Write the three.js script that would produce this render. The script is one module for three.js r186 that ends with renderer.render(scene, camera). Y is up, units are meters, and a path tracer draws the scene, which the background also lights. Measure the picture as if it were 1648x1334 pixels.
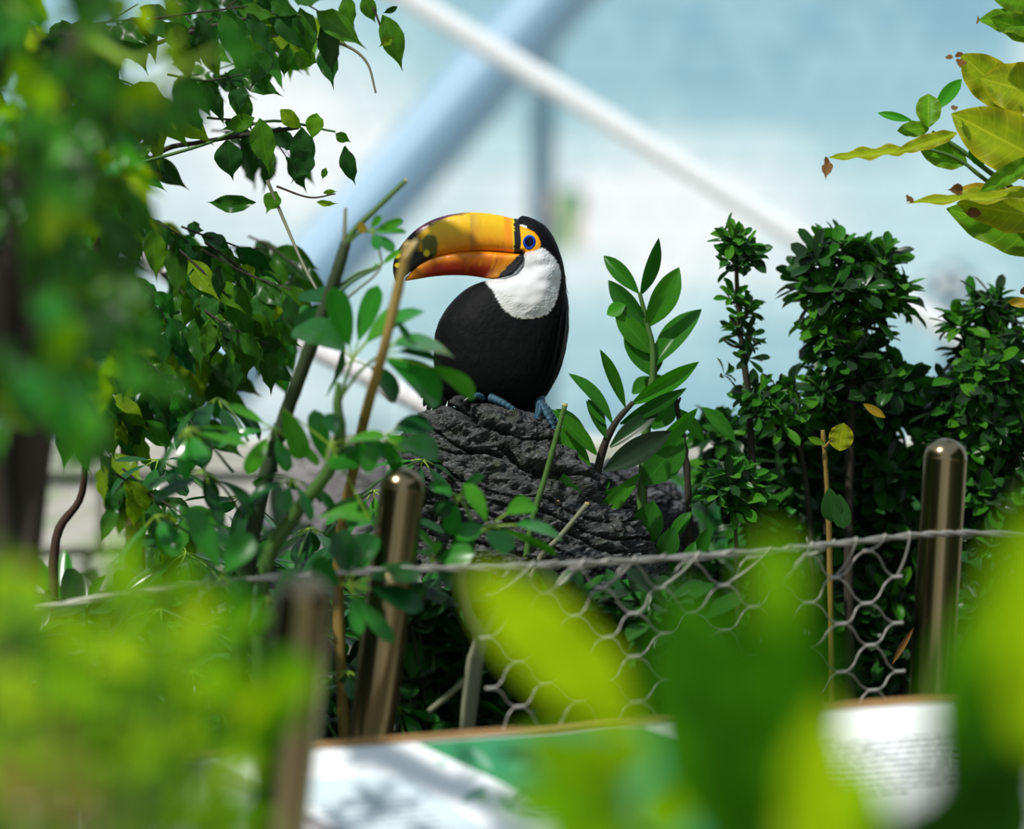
import * as THREE from 'three';
import { mergeGeometries } from 'three/addons/utils/BufferGeometryUtils.js';
import { RoundedBoxGeometry } from 'three/addons/geometries/RoundedBoxGeometry.js';
import { createNoise3D } from 'simplex-noise';

// ------------------------------------------------------------------ camera, sky, sun, exposure
const scene = new THREE.Scene();
const EYE = 1.5, FAR = 6, FPX = 6000, CX = 824, CY = 667;           // eye height, bird's distance, focal length in pixels
const camera = new THREE.PerspectiveCamera(2 * Math.atan(CY / FPX) * 180 / Math.PI, 1648 / 1334, 0.1, 200);
camera.position.set(0, EYE, FAR);
camera.lookAt(0, EYE, 0);
camera.focus = 5.93;
camera.userData.fStop = 1.5;
scene.add(camera);
const renderer = new THREE.WebGLRenderer({ antialias: true });
renderer.toneMapping = THREE.LinearToneMapping;
renderer.toneMappingExposure = 1.1;
renderer.shadowMap.enabled = true;
const SKY_STRENGTH = 0.6, SUN = 3.5;

function rng(a) { return () => { a = (a + 0x6d2b79f5) | 0; let t = Math.imul(a ^ (a >>> 15), 1 | a); t = (t + Math.imul(t ^ (t >>> 7), 61 | t)) ^ t; return ((t ^ (t >>> 14)) >>> 0) / 4294967296; }; }
const rand = rng(20240611);
const rr = (a, b) => a + (b - a) * rand();
const pick = (a) => a[Math.floor(rand() * a.length)];
const noise = createNoise3D(rng(77));
const clamp = (x, a = 0, b = 1) => Math.min(b, Math.max(a, x));
const sst = (a, b, x) => { const t = clamp((x - a) / (b - a)); return t * t * (3 - 2 * t); };
const mix = (a, b, t) => a + (b - a) * t;
const mix3 = (a, b, t) => [mix(a[0], b[0], t), mix(a[1], b[1], t), mix(a[2], b[2], t)];
const fbm = (x, y, z, o = 4) => { let s = 0, a = 0.5; for (let i = 0; i < o; i++) { s += a * noise(x, y, z); x *= 2.03; y *= 2.03; z *= 2.03; a *= 0.5; } return s; };

{ // a bright hazy sky, slightly bluer towards the zenith, with soft cloud
  const w = 256, h = 128, data = new Float32Array(w * h * 4);
  for (let j = 0; j < h; j++) for (let i = 0; i < w; i++) {
    const el = ((j + 0.5) / h - 0.5) * Math.PI, az = (i / w) * 2 * Math.PI;
    const up = Math.max(0, Math.sin(el));
    const c = 0.5 + 0.5 * fbm(Math.cos(az) * Math.cos(el) * 1.6, Math.sin(el) * 2.5, Math.sin(az) * Math.cos(el) * 1.6);
    const cl = sst(0.35, 0.75, c);
    const col = mix3(mix3([0.86, 0.95, 1.0], [0.5, 0.74, 1.0], up), [1.05, 1.06, 1.06], cl * 0.7);
    const k = (j * w + i) * 4; data[k] = col[0]; data[k + 1] = col[1]; data[k + 2] = col[2]; data[k + 3] = 1;
  }
  const t = new THREE.DataTexture(data, w, h, THREE.RGBAFormat, THREE.FloatType);
  t.mapping = THREE.EquirectangularReflectionMapping; t.magFilter = THREE.LinearFilter; t.wrapS = THREE.RepeatWrapping; t.needsUpdate = true;
  scene.background = t; scene.environment = t;
  scene.backgroundIntensity = SKY_STRENGTH; scene.environmentIntensity = SKY_STRENGTH;
}
const sun = new THREE.DirectionalLight(new THREE.Color(1, 0.965, 0.9), SUN);
sun.name = 'sun';
sun.position.set(-4.6, 9, 4.2); sun.target.position.set(0, 1.2, 0);
sun.castShadow = true; sun.shadow.radius = 3;
Object.assign(sun.shadow.camera, { left: -9, right: 9, top: 9, bottom: -9, near: 0.5, far: 40 });
sun.shadow.mapSize.set(4096, 4096);
scene.add(sun, sun.target);

// ------------------------------------------------------------------ helpers
const V = (x, y, z) => new THREE.Vector3(x, y, z);
const UP = V(0, 1, 0);
const place = (u, v, d = FAR) => V((u - CX) * d / FPX, EYE + (CY - v) * d / FPX, FAR - d);   // measured position and distance -> point in the garden
const mm = (n, d = FAR) => n * d / FPX;
const used = new Map();
function numbered(name) { const n = used.get(name) ?? 0; used.set(name, n + 1); return n ? name + '_' + String(n).padStart(3, '0') : name; }
function shadows(o) { o.castShadow = true; o.receiveShadow = true; return o; }
function thing(name, label, category, base, group) {
  const o = new THREE.Group(); o.name = numbered(name); o.position.copy(base); scene.add(o);
  o.userData = { label, category }; if (group) o.userData.group = group;
  return o;
}
function struct(name, geo, mat, at) { const m = shadows(new THREE.Mesh(geo, mat)); m.name = name; m.userData = { kind: 'structure' }; if (at) m.position.copy(at); scene.add(m); return m; }
function part(parent, name, geo, mat, worldPos) {                    // geo in world axes round worldPos
  const m = shadows(new THREE.Mesh(geo, mat)); m.name = numbered(name);
  const origin = originOf(parent);
  m.position.copy(worldPos ?? V(0, 0, 0)).sub(origin); parent.add(m); return m;
}
function originOf(p) { const o = V(0, 0, 0); for (let q = p; q && q !== scene; q = q.parent) o.add(q.position); return o; }
const std = (o) => new THREE.MeshStandardMaterial(o);
const phys = (o) => new THREE.MeshPhysicalMaterial(o);
const rgb = (r, g, b) => new THREE.Color().setRGB(r, g, b);

function pchip(xs, ys) {                                             // monotone cubic interpolation
  const n = xs.length, h = [], s = [], m = [];
  for (let i = 0; i < n - 1; i++) { h[i] = xs[i + 1] - xs[i]; s[i] = (ys[i + 1] - ys[i]) / h[i]; }
  for (let i = 0; i < n; i++) m[i] = i === 0 ? s[0] : i === n - 1 ? s[n - 2] : s[i - 1] * s[i] <= 0 ? 0 : 2 * s[i - 1] * s[i] / (s[i - 1] + s[i]);
  return (x) => {
    if (x <= xs[0]) return ys[0]; if (x >= xs[n - 1]) return ys[n - 1];
    let i = 0; while (x > xs[i + 1]) i++;
    const t = (x - xs[i]) / h[i], t2 = t * t, t3 = t2 * t;
    return (2 * t3 - 3 * t2 + 1) * ys[i] + (t3 - 2 * t2 + t) * h[i] * m[i] + (-2 * t3 + 3 * t2) * ys[i + 1] + (t3 - t2) * h[i] * m[i + 1];
  };
}
function gridGeo(rows, cols, fn, wrap = true, uvFn) {                // fn(i, j) -> [x, y, z]
  const pos = [], uv = [], idx = [];
  for (let i = 0; i < rows; i++) for (let j = 0; j < cols; j++) { const p = fn(i, j); pos.push(p[0], p[1], p[2]); const t = uvFn ? uvFn(i, j) : [j / cols, i / rows]; uv.push(t[0], t[1]); }
  for (let i = 0; i < rows - 1; i++) for (let j = 0; j < (wrap ? cols : cols - 1); j++) {
    const a = i * cols + j, b = i * cols + (j + 1) % cols, c = a + cols, d = b + cols;
    idx.push(a, c, b, b, c, d);
  }
  const g = new THREE.BufferGeometry();
  g.setAttribute('position', new THREE.Float32BufferAttribute(pos, 3)); g.setAttribute('uv', new THREE.Float32BufferAttribute(uv, 2)); g.setIndex(idx);
  g.computeVertexNormals(); return g;
}
function sweep(pts, radii, sides = 8, seg = 0, capped = true, bump = 0) {   // tapered tube through pts (Vector3)
  const curve = new THREE.CatmullRomCurve3(pts, false, 'centripetal'), n = seg || Math.max(4, pts.length * 5);
  const P = [], T = [];
  for (let i = 0; i <= n; i++) { P.push(curve.getPoint(i / n)); T.push(curve.getTangent(i / n)); }
  let nor = Math.abs(T[0].y) < 0.9 ? UP.clone() : V(1, 0, 0); nor.sub(T[0].clone().multiplyScalar(nor.dot(T[0]))).normalize();
  const rad = typeof radii === 'function' ? radii : (t) => { const k = t * (radii.length - 1), i = Math.min(radii.length - 2, Math.floor(k)); return radii.length === 1 ? radii[0] : mix(radii[i], radii[i + 1], k - i); };
  const rows = []; let len = 0;
  for (let i = 0; i <= n; i++) {
    nor.sub(T[i].clone().multiplyScalar(nor.dot(T[i]))).normalize();
    const bin = T[i].clone().cross(nor); if (i) len += P[i].distanceTo(P[i - 1]);
    rows.push([P[i], nor.clone(), bin, rad(i / n) * (1 + bump * noise(len * 60, i * 0.3, 3)), len]);
  }
  if (capped) { rows.unshift([...rows[0]]); rows[0] = [rows[1][0], rows[1][1], rows[1][2], 1e-5, 0]; rows.push([P[n], rows[n + 1][1], rows[n + 1][2], 1e-5, len]); }
  return gridGeo(rows.length, sides, (i, j) => { const [p, a, b, r] = rows[i], th = -j / sides * 2 * Math.PI; const q = p.clone().addScaledVector(a, Math.cos(th) * r).addScaledVector(b, Math.sin(th) * r); return [q.x, q.y, q.z]; }, true, (i, j) => [j / sides, rows[i][4] * 10]);
}
const px = (list) => list.map(([u, v, d]) => place(u, v, d));
function stemPart(parent, name, list, r, mat, sides = 7, bump = 0.08) {       // list of [u, v, d]; r in metres, from base to tip
  const pts = px(list), o = pts[0].clone();
  return part(parent, name, sweep(pts.map((p) => p.clone().sub(o)), r, sides, 0, true, bump), mat, o);
}
function canvasTex(w, h, draw, srgb = true) {
  const c = document.createElement('canvas'); c.width = w; c.height = h; draw(c.getContext('2d'), w, h);
  const t = new THREE.CanvasTexture(c); if (srgb) t.colorSpace = THREE.SRGBColorSpace; t.magFilter = THREE.LinearFilter; t.wrapS = t.wrapT = THREE.RepeatWrapping; return t;
}
function noiseTex(n, f, scale, seed) {                               // tileable grey noise for relief
  const d = new Uint8Array(n * n * 4);
  for (let j = 0; j < n; j++) for (let i = 0; i < n; i++) {
    const a = i / n * 2 * Math.PI, b = j / n * 2 * Math.PI;
    const v = f(Math.cos(a) * scale, Math.sin(a) * scale + seed, Math.cos(b) * scale + Math.sin(b) * scale * 1.7, i, j);
    const k = (j * n + i) * 4, g = clamp(v) * 255; d[k] = d[k + 1] = d[k + 2] = g; d[k + 3] = 255;
  }
  const t = new THREE.DataTexture(d, n, n); t.magFilter = THREE.LinearFilter; t.wrapS = t.wrapT = THREE.RepeatWrapping; t.needsUpdate = true; return t;
}

// ------------------------------------------------------------------ leaves: shapes and materials
const profile = {
  drip: pchip([0, 0.08, 0.22, 0.38, 0.55, 0.7, 0.8, 0.88, 1], [0.06, 0.35, 0.85, 1, 0.84, 0.46, 0.18, 0.07, 0.01]),
  lance: pchip([0, 0.1, 0.3, 0.5, 0.7, 0.9, 1], [0.12, 0.42, 0.85, 1, 0.86, 0.38, 0.02]),
  obovate: pchip([0, 0.1, 0.35, 0.62, 0.82, 0.94, 1], [0.1, 0.25, 0.68, 1, 0.9, 0.52, 0.05]),
  leaflet: pchip([0, 0.08, 0.3, 0.6, 0.85, 0.96, 1], [0.08, 0.3, 0.75, 1, 0.85, 0.45, 0.08]),
  broad: pchip([0, 0.06, 0.25, 0.5, 0.75, 0.9, 1], [0.1, 0.4, 0.88, 1, 0.78, 0.4, 0.02]),
};
function leafGeo(kind, { w = 0.4, fold = 0.25, bend = 0.3, wave = 0, waves = 3, nL = 10, nW = 4, stalk = 0, phase = 0, twist = 0 } = {}) {
  const p = profile[kind];
  return gridGeo(nL + 1, nW + 1, (i, j) => {
    const t = i / nL, s = (j / nW) * 2 - 1, hw = p(t) * w / 2;
    const a = bend * t, y = Math.abs(bend) > 1e-3 ? Math.sin(a) / bend : t, z0 = Math.abs(bend) > 1e-3 ? -(1 - Math.cos(a)) / bend : 0;
    let x = s * hw, z = z0 + fold * Math.abs(x) * (1 - 0.4 * Math.abs(s)) + wave * s * s * Math.sin(t * waves * 2 * Math.PI + (s > 0 ? phase : phase + 1.7)) * w * Math.min(1, 3 * (1 - t));
    const tw = twist * t; const x2 = x * Math.cos(tw) - (z - z0) * Math.sin(tw), z2 = z0 + x * Math.sin(tw) + (z - z0) * Math.cos(tw);
    return [-x2, y, z2];
  }, false, (i, j) => [j / nW, i / nL]);
}
const variants = (kind, o, n) => Array.from({ length: n }, (_, i) => leafGeo(kind, { ...o, bend: (o.bend ?? 0.3) + (i - (n - 1) / 2) * (o.spread ?? 0.35), fold: (o.fold ?? 0.25) * (0.6 + 0.3 * i), phase: i * 1.9, twist: (i % 2 ? 1 : -1) * (o.twist ?? 0.15) * (i + 1) / n }));
const G = {
  drip: variants('drip', { w: 1, nL: 10, bend: 0.45, wave: 0.06 }, 4),
  lance: variants('lance', { w: 1, nL: 12, bend: 0.25, fold: 0.35 }, 3),
  shrub: variants('obovate', { w: 1, nL: 8, bend: 0.5, fold: 0.3 }, 4),
  leaflet: variants('leaflet', { w: 1, nL: 10, bend: 0.45, fold: 0.22 }, 4),
  broad: variants('broad', { w: 1, nL: 20, nW: 8, bend: 0.3, fold: 0.22, wave: 0.05, waves: 3.2 }, 4),
};
const veinMap = (base, vein, edge, veins, spots) => canvasTex(128, 256, (c, w, h) => {
  c.fillStyle = base; c.fillRect(0, 0, w, h);
  if (edge) { for (const [x0, x1] of [[0, w * 0.3], [w, w * 0.7]]) { const g = c.createLinearGradient(x0, 0, x1, 0); g.addColorStop(0, edge); g.addColorStop(1, 'rgba(0,0,0,0)'); c.fillStyle = g; c.fillRect(0, 0, w, h); } }
  if (spots) for (let i = 0; i < 60; i++) { c.globalAlpha = 0.12; c.fillStyle = spots; c.beginPath(); c.ellipse(rand() * w, rand() * h, rr(3, 14), rr(4, 18), rand() * 3, 0, 7); c.fill(); c.globalAlpha = 1; }
  c.strokeStyle = vein; c.lineWidth = 5; c.beginPath(); c.moveTo(w / 2, 0); c.lineTo(w / 2, h); c.stroke();
  c.lineWidth = 1.6; for (let i = 0; i < veins; i++) for (const s of [-1, 1]) { const y = h - (i + 0.5) / veins * h; c.globalAlpha = 0.7; c.beginPath(); c.moveTo(w / 2, y); c.quadraticCurveTo(w / 2 + s * w * 0.3, y - h * 0.05, w / 2 + s * w * 0.5, y - h * 0.13); c.stroke(); }
  c.globalAlpha = 1;
});
const plainMap = veinMap('#dcdcdc', '#ffffff', null, 8, '#a8a8a8');
const yellowMap = veinMap('#9db00e', '#b8c634', 'rgba(190,168,8,0.6)', 9, '#55800c');
const greenMap = veinMap('#64980c', '#90b42c', 'rgba(140,150,12,0.5)', 9, '#346c0c');
function leafMat(r, g, b, { t = 0.35, coat = 0.5, coatR = 0.28, map = plainMap, spec = 0.25 } = {}) {
  return phys({ color: rgb(r, g, b), map, roughness: 0.95, specularIntensity: spec, transmission: t, thickness: 0, clearcoat: coat * 0.75, clearcoatRoughness: coatR, side: THREE.DoubleSide });
}
const M = {
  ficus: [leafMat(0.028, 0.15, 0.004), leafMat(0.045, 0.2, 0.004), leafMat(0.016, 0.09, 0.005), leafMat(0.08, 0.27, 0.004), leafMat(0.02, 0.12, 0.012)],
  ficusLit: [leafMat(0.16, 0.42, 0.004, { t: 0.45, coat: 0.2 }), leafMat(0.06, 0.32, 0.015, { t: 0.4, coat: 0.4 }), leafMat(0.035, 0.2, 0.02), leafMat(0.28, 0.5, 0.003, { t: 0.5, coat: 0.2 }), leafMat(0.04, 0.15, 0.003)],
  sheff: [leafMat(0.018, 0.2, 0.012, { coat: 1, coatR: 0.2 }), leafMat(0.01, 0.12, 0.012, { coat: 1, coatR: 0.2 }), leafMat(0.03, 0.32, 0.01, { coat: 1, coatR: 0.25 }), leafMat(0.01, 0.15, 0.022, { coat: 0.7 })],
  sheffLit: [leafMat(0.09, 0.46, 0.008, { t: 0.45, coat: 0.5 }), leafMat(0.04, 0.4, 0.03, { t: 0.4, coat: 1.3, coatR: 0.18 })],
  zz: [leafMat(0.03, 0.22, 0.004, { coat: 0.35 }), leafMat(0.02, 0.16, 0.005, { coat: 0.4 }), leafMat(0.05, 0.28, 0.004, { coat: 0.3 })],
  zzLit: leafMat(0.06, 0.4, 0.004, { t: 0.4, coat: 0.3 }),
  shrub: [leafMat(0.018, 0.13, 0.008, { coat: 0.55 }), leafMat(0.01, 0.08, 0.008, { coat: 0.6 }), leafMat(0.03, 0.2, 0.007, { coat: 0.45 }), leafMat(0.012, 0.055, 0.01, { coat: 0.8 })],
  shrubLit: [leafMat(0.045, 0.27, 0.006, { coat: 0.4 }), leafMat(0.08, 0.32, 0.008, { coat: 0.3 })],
  lime: [leafMat(0.36, 0.74, 0.002, { t: 0.5, coat: 0, spec: 0.1 }), leafMat(0.24, 0.58, 0.002, { t: 0.5, coat: 0, spec: 0.1 }), leafMat(0.6, 0.9, 0.002, { t: 0.5, coat: 0, spec: 0.1 })],
  green: [leafMat(0.07, 0.3, 0.001, { t: 0.45, coat: 0, spec: 0.1 }), leafMat(0.04, 0.19, 0.001, { t: 0.45, coat: 0, spec: 0.1 })],
  deep: leafMat(0.012, 0.07, 0.001, { t: 0.3, coat: 0, spec: 0.1 }),
  yellow: leafMat(1, 1, 0.5, { map: yellowMap, t: 0.35, coat: 0.25, coatR: 0.4 }), yellowGreen: leafMat(0.9, 1, 0.5, { map: greenMap, t: 0.35, coat: 0.25, coatR: 0.4 }),
  dry: leafMat(0.22, 0.11, 0.03, { t: 0.15, coat: 0.1 }), straw: leafMat(0.5, 0.38, 0.1, { t: 0.3, coat: 0.1 }), orange: leafMat(0.6, 0.4, 0.02, { t: 0.4, coat: 0.2 }),
  stemGreen: std({ color: rgb(0.06, 0.15, 0.02), roughness: 0.6 }), stemDark: std({ color: rgb(0.025, 0.05, 0.012), roughness: 0.7 }), stemLime: std({ color: rgb(0.25, 0.42, 0.03), roughness: 0.6 }),
  bark: std({ color: rgb(0.035, 0.028, 0.016), roughness: 0.9 }), barkGrey: std({ color: rgb(0.2, 0.21, 0.13), roughness: 0.85 }), barkRed: std({ color: rgb(0.06, 0.03, 0.018), roughness: 0.9 }),
  cane: std({ color: rgb(0.27, 0.18, 0.035), roughness: 0.6 }), caneTip: std({ color: rgb(0.62, 0.48, 0.2), roughness: 0.8 }),
};
const tmpM = new THREE.Matrix4();
function orient(dir, normal) {                                       // leaf runs along +Y with its face to +Z
  const y = dir.clone().normalize(); let z = normal.clone().sub(y.clone().multiplyScalar(normal.dot(y)));
  if (z.lengthSq() < 1e-6) z = V(y.y, y.z, y.x).cross(y); z.normalize();
  return new THREE.Quaternion().setFromRotationMatrix(tmpM.makeBasis(y.clone().cross(z), y, z));
}
class Plant {                                                        // collects leaves: the first `most` are parts, the rest one piece of stuff
  constructor(name, label, category, base, { most = 300, group, leafName = 'leaf', foliage = 'foliage' } = {}) { this.o = thing(name, label, category, base, group); this.n = 0; this.most = most; this.rest = []; this.leafName = leafName; this.restName = foliage; }
  leaf(base, dir, normal, len, wid, geos, mat, parent) {
    const m = shadows(new THREE.Mesh(Array.isArray(geos) ? pick(geos) : geos, Array.isArray(mat) ? pick(mat) : mat));
    m.quaternion.copy(orient(dir, normal)); m.scale.set(wid, len, len * 0.5 + wid * 0.5);
    if (this.n++ < this.most) { m.name = numbered(this.leafName); m.position.copy(base).sub(originOf(parent ?? this.o)); (parent ?? this.o).add(m); } else { m.position.copy(base); m.updateMatrix(); this.rest.push([m.geometry.clone().applyMatrix4(m.matrix), m.material]); }
    return m;
  }
  leafPx(u0, v0, u1, v1, d, wpx, geos, mat, { dz = 0, roll = 0, up = 0, parent } = {}) {   // base -> tip, width, roll about its length
    const a = place(u0, v0, d), b = place(u1, v1, d + dz), dir = b.clone().sub(a), len = dir.length();
    const view = V(0, EYE, FAR).sub(a).normalize(), n0 = view.clone().applyAxisAngle(dir.clone().normalize(), roll).lerp(UP, up), n = n0.sub(dir.clone().multiplyScalar(n0.dot(dir) / dir.lengthSq())).normalize();
    return this.leaf(a, dir, n, len, mm(wpx, d) / Math.max(0.4, Math.abs(n.dot(view))), geos, mat, parent);
  }
  stem(list, r, mat, name = 'stem', sides = 7, bump) { return stemPart(this.o, name, list, r, mat, sides, bump); }
  stemV(pts, r, mat, name = 'stem', sides = 6) { const o = pts[0].clone(); return part(this.o, name, sweep(pts.map((p) => p.clone().sub(o)), r, sides), mat, o); }
  rosette(c, axis, n, len, wid, geos, mats, tilt = [0.7, 1.35], parent) {
    const a = axis.clone().normalize(), s = (Math.abs(a.y) < 0.95 ? UP.clone() : V(1, 0, 0)).cross(a).normalize(), t = a.clone().cross(s), off = rand() * 6.28;
    for (let i = 0; i < n; i++) {
      const th = off + i * 2.4, ph = mix(tilt[0], tilt[1], 1 - i / n) + rr(-0.15, 0.15), rad = s.clone().multiplyScalar(Math.cos(th)).addScaledVector(t, Math.sin(th));
      const dir = a.clone().multiplyScalar(Math.cos(ph)).addScaledVector(rad, Math.sin(ph)), nor = a.clone().multiplyScalar(Math.sin(ph)).addScaledVector(rad, -Math.cos(ph));
      const k = rr(0.75, 1.15);
      this.leaf(c.clone().addScaledVector(a, -0.004 * (1 - i / n) * 2), dir, nor, len * k, wid * k, geos, mats, parent);
    }
  }
  done() {
    const by = new Map(); for (const [g, m] of this.rest) { if (!by.has(m)) by.set(m, []); by.get(m).push(g); }
    if (!this.rest.length) return this.o;
    const mats = [...by.keys()], merged = mats.map((m) => mergeGeometries(by.get(m))), g = mergeGeometries(merged, true);
    const m = part(this.o, this.restName, g, mats.length > 1 ? mats : mats[0]); m.userData.kind = 'stuff';
    return this.o;
  }
}

// ------------------------------------------------------------------ the setting
const BED = 0.95;                                                    // height of the raised planting bed
const grain = noiseTex(256, (a, b, c) => 0.5 + 0.5 * fbm(a, b, c, 5), 2.2, 3);
const mottled = (c1, c2, c3, seed) => canvasTex(256, 256, (c, w, h) => {
  const d = c.createImageData(w, h);
  for (let j = 0; j < h; j++) for (let i = 0; i < w; i++) {
    const a = i / w * 6.283, b = j / h * 6.283, n = 0.5 + 0.6 * fbm(Math.cos(a) * 1.1 + seed, Math.sin(a) * 1.1 + Math.cos(b) * 1.1, Math.sin(b) * 1.1, 5), m = sst(0.45, 0.8, 0.5 + 0.7 * fbm(Math.cos(a) * 0.8, Math.sin(a) * 0.8 + Math.cos(b) * 0.8 + seed, Math.sin(b) * 0.8, 3));
    const col = mix3(mix3(c1, c2, clamp(n)), c3, m), k = (j * w + i) * 4; d.data[k] = col[0]; d.data[k + 1] = col[1]; d.data[k + 2] = col[2]; d.data[k + 3] = 255;
  }
  c.putImageData(d, 0, 0);
});
const concrete = std({ map: mottled([176, 176, 168], [220, 218, 210], [126, 156, 92], 5), roughness: 0.95, bumpMap: grain, bumpScale: 0.006 });
const cream = std({ map: mottled([232, 228, 216], [250, 247, 240], [206, 216, 182], 9), roughness: 0.95, bumpMap: grain, bumpScale: 0.004 });
const soilMat = std({ map: mottled([34, 26, 18], [58, 46, 32], [22, 26, 12], 2), roughness: 1, bumpMap: grain, bumpScale: 0.02 });
const paving = std({ map: mottled([176, 172, 164], [206, 202, 194], [160, 160, 150], 12), roughness: 0.9 });
struct('ground', new THREE.BoxGeometry(40, 0.3, 46), paving, V(0, -0.15, -3));
{ // the bed: an uneven mound of soil with a low front wall
  const g = new THREE.PlaneGeometry(5, 2.95, 90, 60); g.rotateX(-Math.PI / 2);
  const p = g.attributes.position; for (let i = 0; i < p.count; i++) p.setY(i, 0.03 * fbm(p.getX(i) * 3, 1, p.getZ(i) * 3, 4)); g.computeVertexNormals();
  struct('soil_bed', g, soilMat, V(0, BED, -0.72));
  struct('wall_front', new RoundedBoxGeometry(5, BED + 0.02, 0.14, 3, 0.02), concrete, V(0, (BED + 0.02) / 2, 0.77));
}
{ // stone ledge behind the bed: separate blocks with open joints
  const top = place(0, 708, 8).y;
  const wall = struct('wall_ledge', new THREE.BoxGeometry(5.2, top - 0.07, 0.24), concrete, V(0, (top - 0.07) / 2, -2.16));
  for (let x = -2.6; x < 2.5;) { const w = rr(0.85, 1.25); part(wall, 'coping_stone', new RoundedBoxGeometry(w - 0.006, 0.08, 0.36, 3, 0.014), cream, V(x + w / 2, top - 0.036, -2.13)).rotation.y = rr(-0.006, 0.006); x += w; }
  let y = BED - 0.05; for (const hgt of [0.3, 0.21]) { for (let x = -2.6 - rr(0, 0.4); x < 2.5;) { const w = rr(0.7, 1.2); part(wall, 'stone_block', new RoundedBoxGeometry(w - 0.008, hgt - 0.008, 0.1, 3, 0.016), hgt > 0.25 ? concrete : cream, V(x + w / 2, y + hgt / 2, -2.02 + rr(-0.006, 0.008))); x += w; } y += hgt; }
}
struct('terrace', new THREE.BoxGeometry(16, 1.36, 11.6), paving, V(0, 0.68, -8.1));
// unseen green side walls, added to darken sky fill and post reflections
const addedWallMat = std({ map: mottled([20, 44, 14], [38, 74, 22], [26, 34, 12], 21), roughness: 1, bumpMap: grain, bumpScale: 0.05 });
for (const [n, sx] of [['added_wall_left', -1], ['added_wall_right', 1]]) {
  const g = new THREE.BoxGeometry(0.5, 5.5, 15, 1, 60, 150), p = g.attributes.position; for (let i = 0; i < p.count; i++) p.setX(i, p.getX(i) + 0.12 * fbm(p.getY(i) * 2, p.getZ(i) * 2, sx, 4)); g.computeVertexNormals();
  struct(n, g, addedWallMat, V(sx * 5.4, 2.75, 5.5));
}
// the tall sheet-clad wall across the terrace
const clad = (r, g, b) => std({ color: rgb(r, g, b), roughness: 0.75, bumpMap: grain, bumpScale: 0.002 });
const BACK = 20;
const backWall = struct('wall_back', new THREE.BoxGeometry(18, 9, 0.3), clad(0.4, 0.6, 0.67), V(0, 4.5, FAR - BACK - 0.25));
const b2 = (i, j) => (j % 2 ? [[[i, j], [i + 1, j], [i + 1, j + 1]], [[i, j], [i + 1, j + 1], [i, j + 1]]] : [[[i, j], [i + 1, j], [i, j + 1]], [[i + 1, j], [i + 1, j + 1], [i, j + 1]]]);
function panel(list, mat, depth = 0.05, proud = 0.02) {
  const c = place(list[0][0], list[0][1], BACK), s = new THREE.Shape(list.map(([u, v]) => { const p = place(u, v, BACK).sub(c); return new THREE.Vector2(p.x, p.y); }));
  part(backWall, 'glow_tint_panel', new THREE.ExtrudeGeometry(s, { depth, bevelEnabled: true, bevelSize: -0.006, bevelThickness: 0.006, bevelSegments: 1, bevelOffset: -0.004 }), mat, V(c.x, c.y, FAR - BACK - 0.1 + proud));
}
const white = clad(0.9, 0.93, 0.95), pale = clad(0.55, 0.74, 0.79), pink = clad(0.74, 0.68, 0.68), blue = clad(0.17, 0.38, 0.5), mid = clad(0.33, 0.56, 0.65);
{ // triangular sheets; glow and shade of the wall are painted into their tints
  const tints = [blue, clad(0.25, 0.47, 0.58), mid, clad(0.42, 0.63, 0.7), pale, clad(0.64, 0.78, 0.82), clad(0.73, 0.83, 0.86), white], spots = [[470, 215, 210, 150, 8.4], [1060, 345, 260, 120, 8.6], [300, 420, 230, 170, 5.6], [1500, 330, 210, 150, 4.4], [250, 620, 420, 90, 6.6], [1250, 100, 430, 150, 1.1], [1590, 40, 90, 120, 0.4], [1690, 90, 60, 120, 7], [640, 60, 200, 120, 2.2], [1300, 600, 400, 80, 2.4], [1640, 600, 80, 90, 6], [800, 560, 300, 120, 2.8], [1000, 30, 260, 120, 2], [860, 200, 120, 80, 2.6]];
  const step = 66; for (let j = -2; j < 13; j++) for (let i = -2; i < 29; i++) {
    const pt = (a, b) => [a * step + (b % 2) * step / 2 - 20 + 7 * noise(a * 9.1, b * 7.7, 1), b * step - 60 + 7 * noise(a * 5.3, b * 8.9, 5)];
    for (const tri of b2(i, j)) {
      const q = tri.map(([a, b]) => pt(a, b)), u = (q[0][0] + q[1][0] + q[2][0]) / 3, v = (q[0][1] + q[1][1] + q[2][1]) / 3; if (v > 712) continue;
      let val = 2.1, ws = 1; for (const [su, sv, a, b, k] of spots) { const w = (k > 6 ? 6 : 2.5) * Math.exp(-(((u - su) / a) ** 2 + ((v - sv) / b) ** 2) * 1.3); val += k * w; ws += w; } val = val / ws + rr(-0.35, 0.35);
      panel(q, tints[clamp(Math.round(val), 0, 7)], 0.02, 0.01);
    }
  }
}
// steelwork of the enclosure in front of that wall
const steel = std({ color: rgb(0.24, 0.4, 0.54), roughness: 0.42 }), steelDark = std({ color: rgb(0.09, 0.18, 0.24), roughness: 0.5 }), whitePaint = std({ color: rgb(0.86, 0.89, 0.9), roughness: 0.4 });
function beam(name, label, category, list, r, mat, flange) {
  const a = place(...list[0]), b = place(...list[1]), o = thing(name, label, category, a), dir = b.clone().sub(a);
  part(o, 'tube', sweep([V(0, 0, 0), dir.clone().multiplyScalar(0.5), dir], [r], 40, 12), mat, a);
  for (const t of [0.004, 0.996]) { const f = part(o, 'end_flange', new THREE.CylinderGeometry(r * 1.3, r * 1.3, flange, 32), mat, a.clone().addScaledVector(dir, t)); f.quaternion.setFromUnitVectors(UP, dir.clone().normalize()); }
  return o;
}
beam('steel_tube', 'thick pale blue steel tube rising diagonally behind the toucan towards the top', 'tube', [[250, 731, 13], [1684, -900, 14]], 0.125, steel, 0.04);
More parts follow.
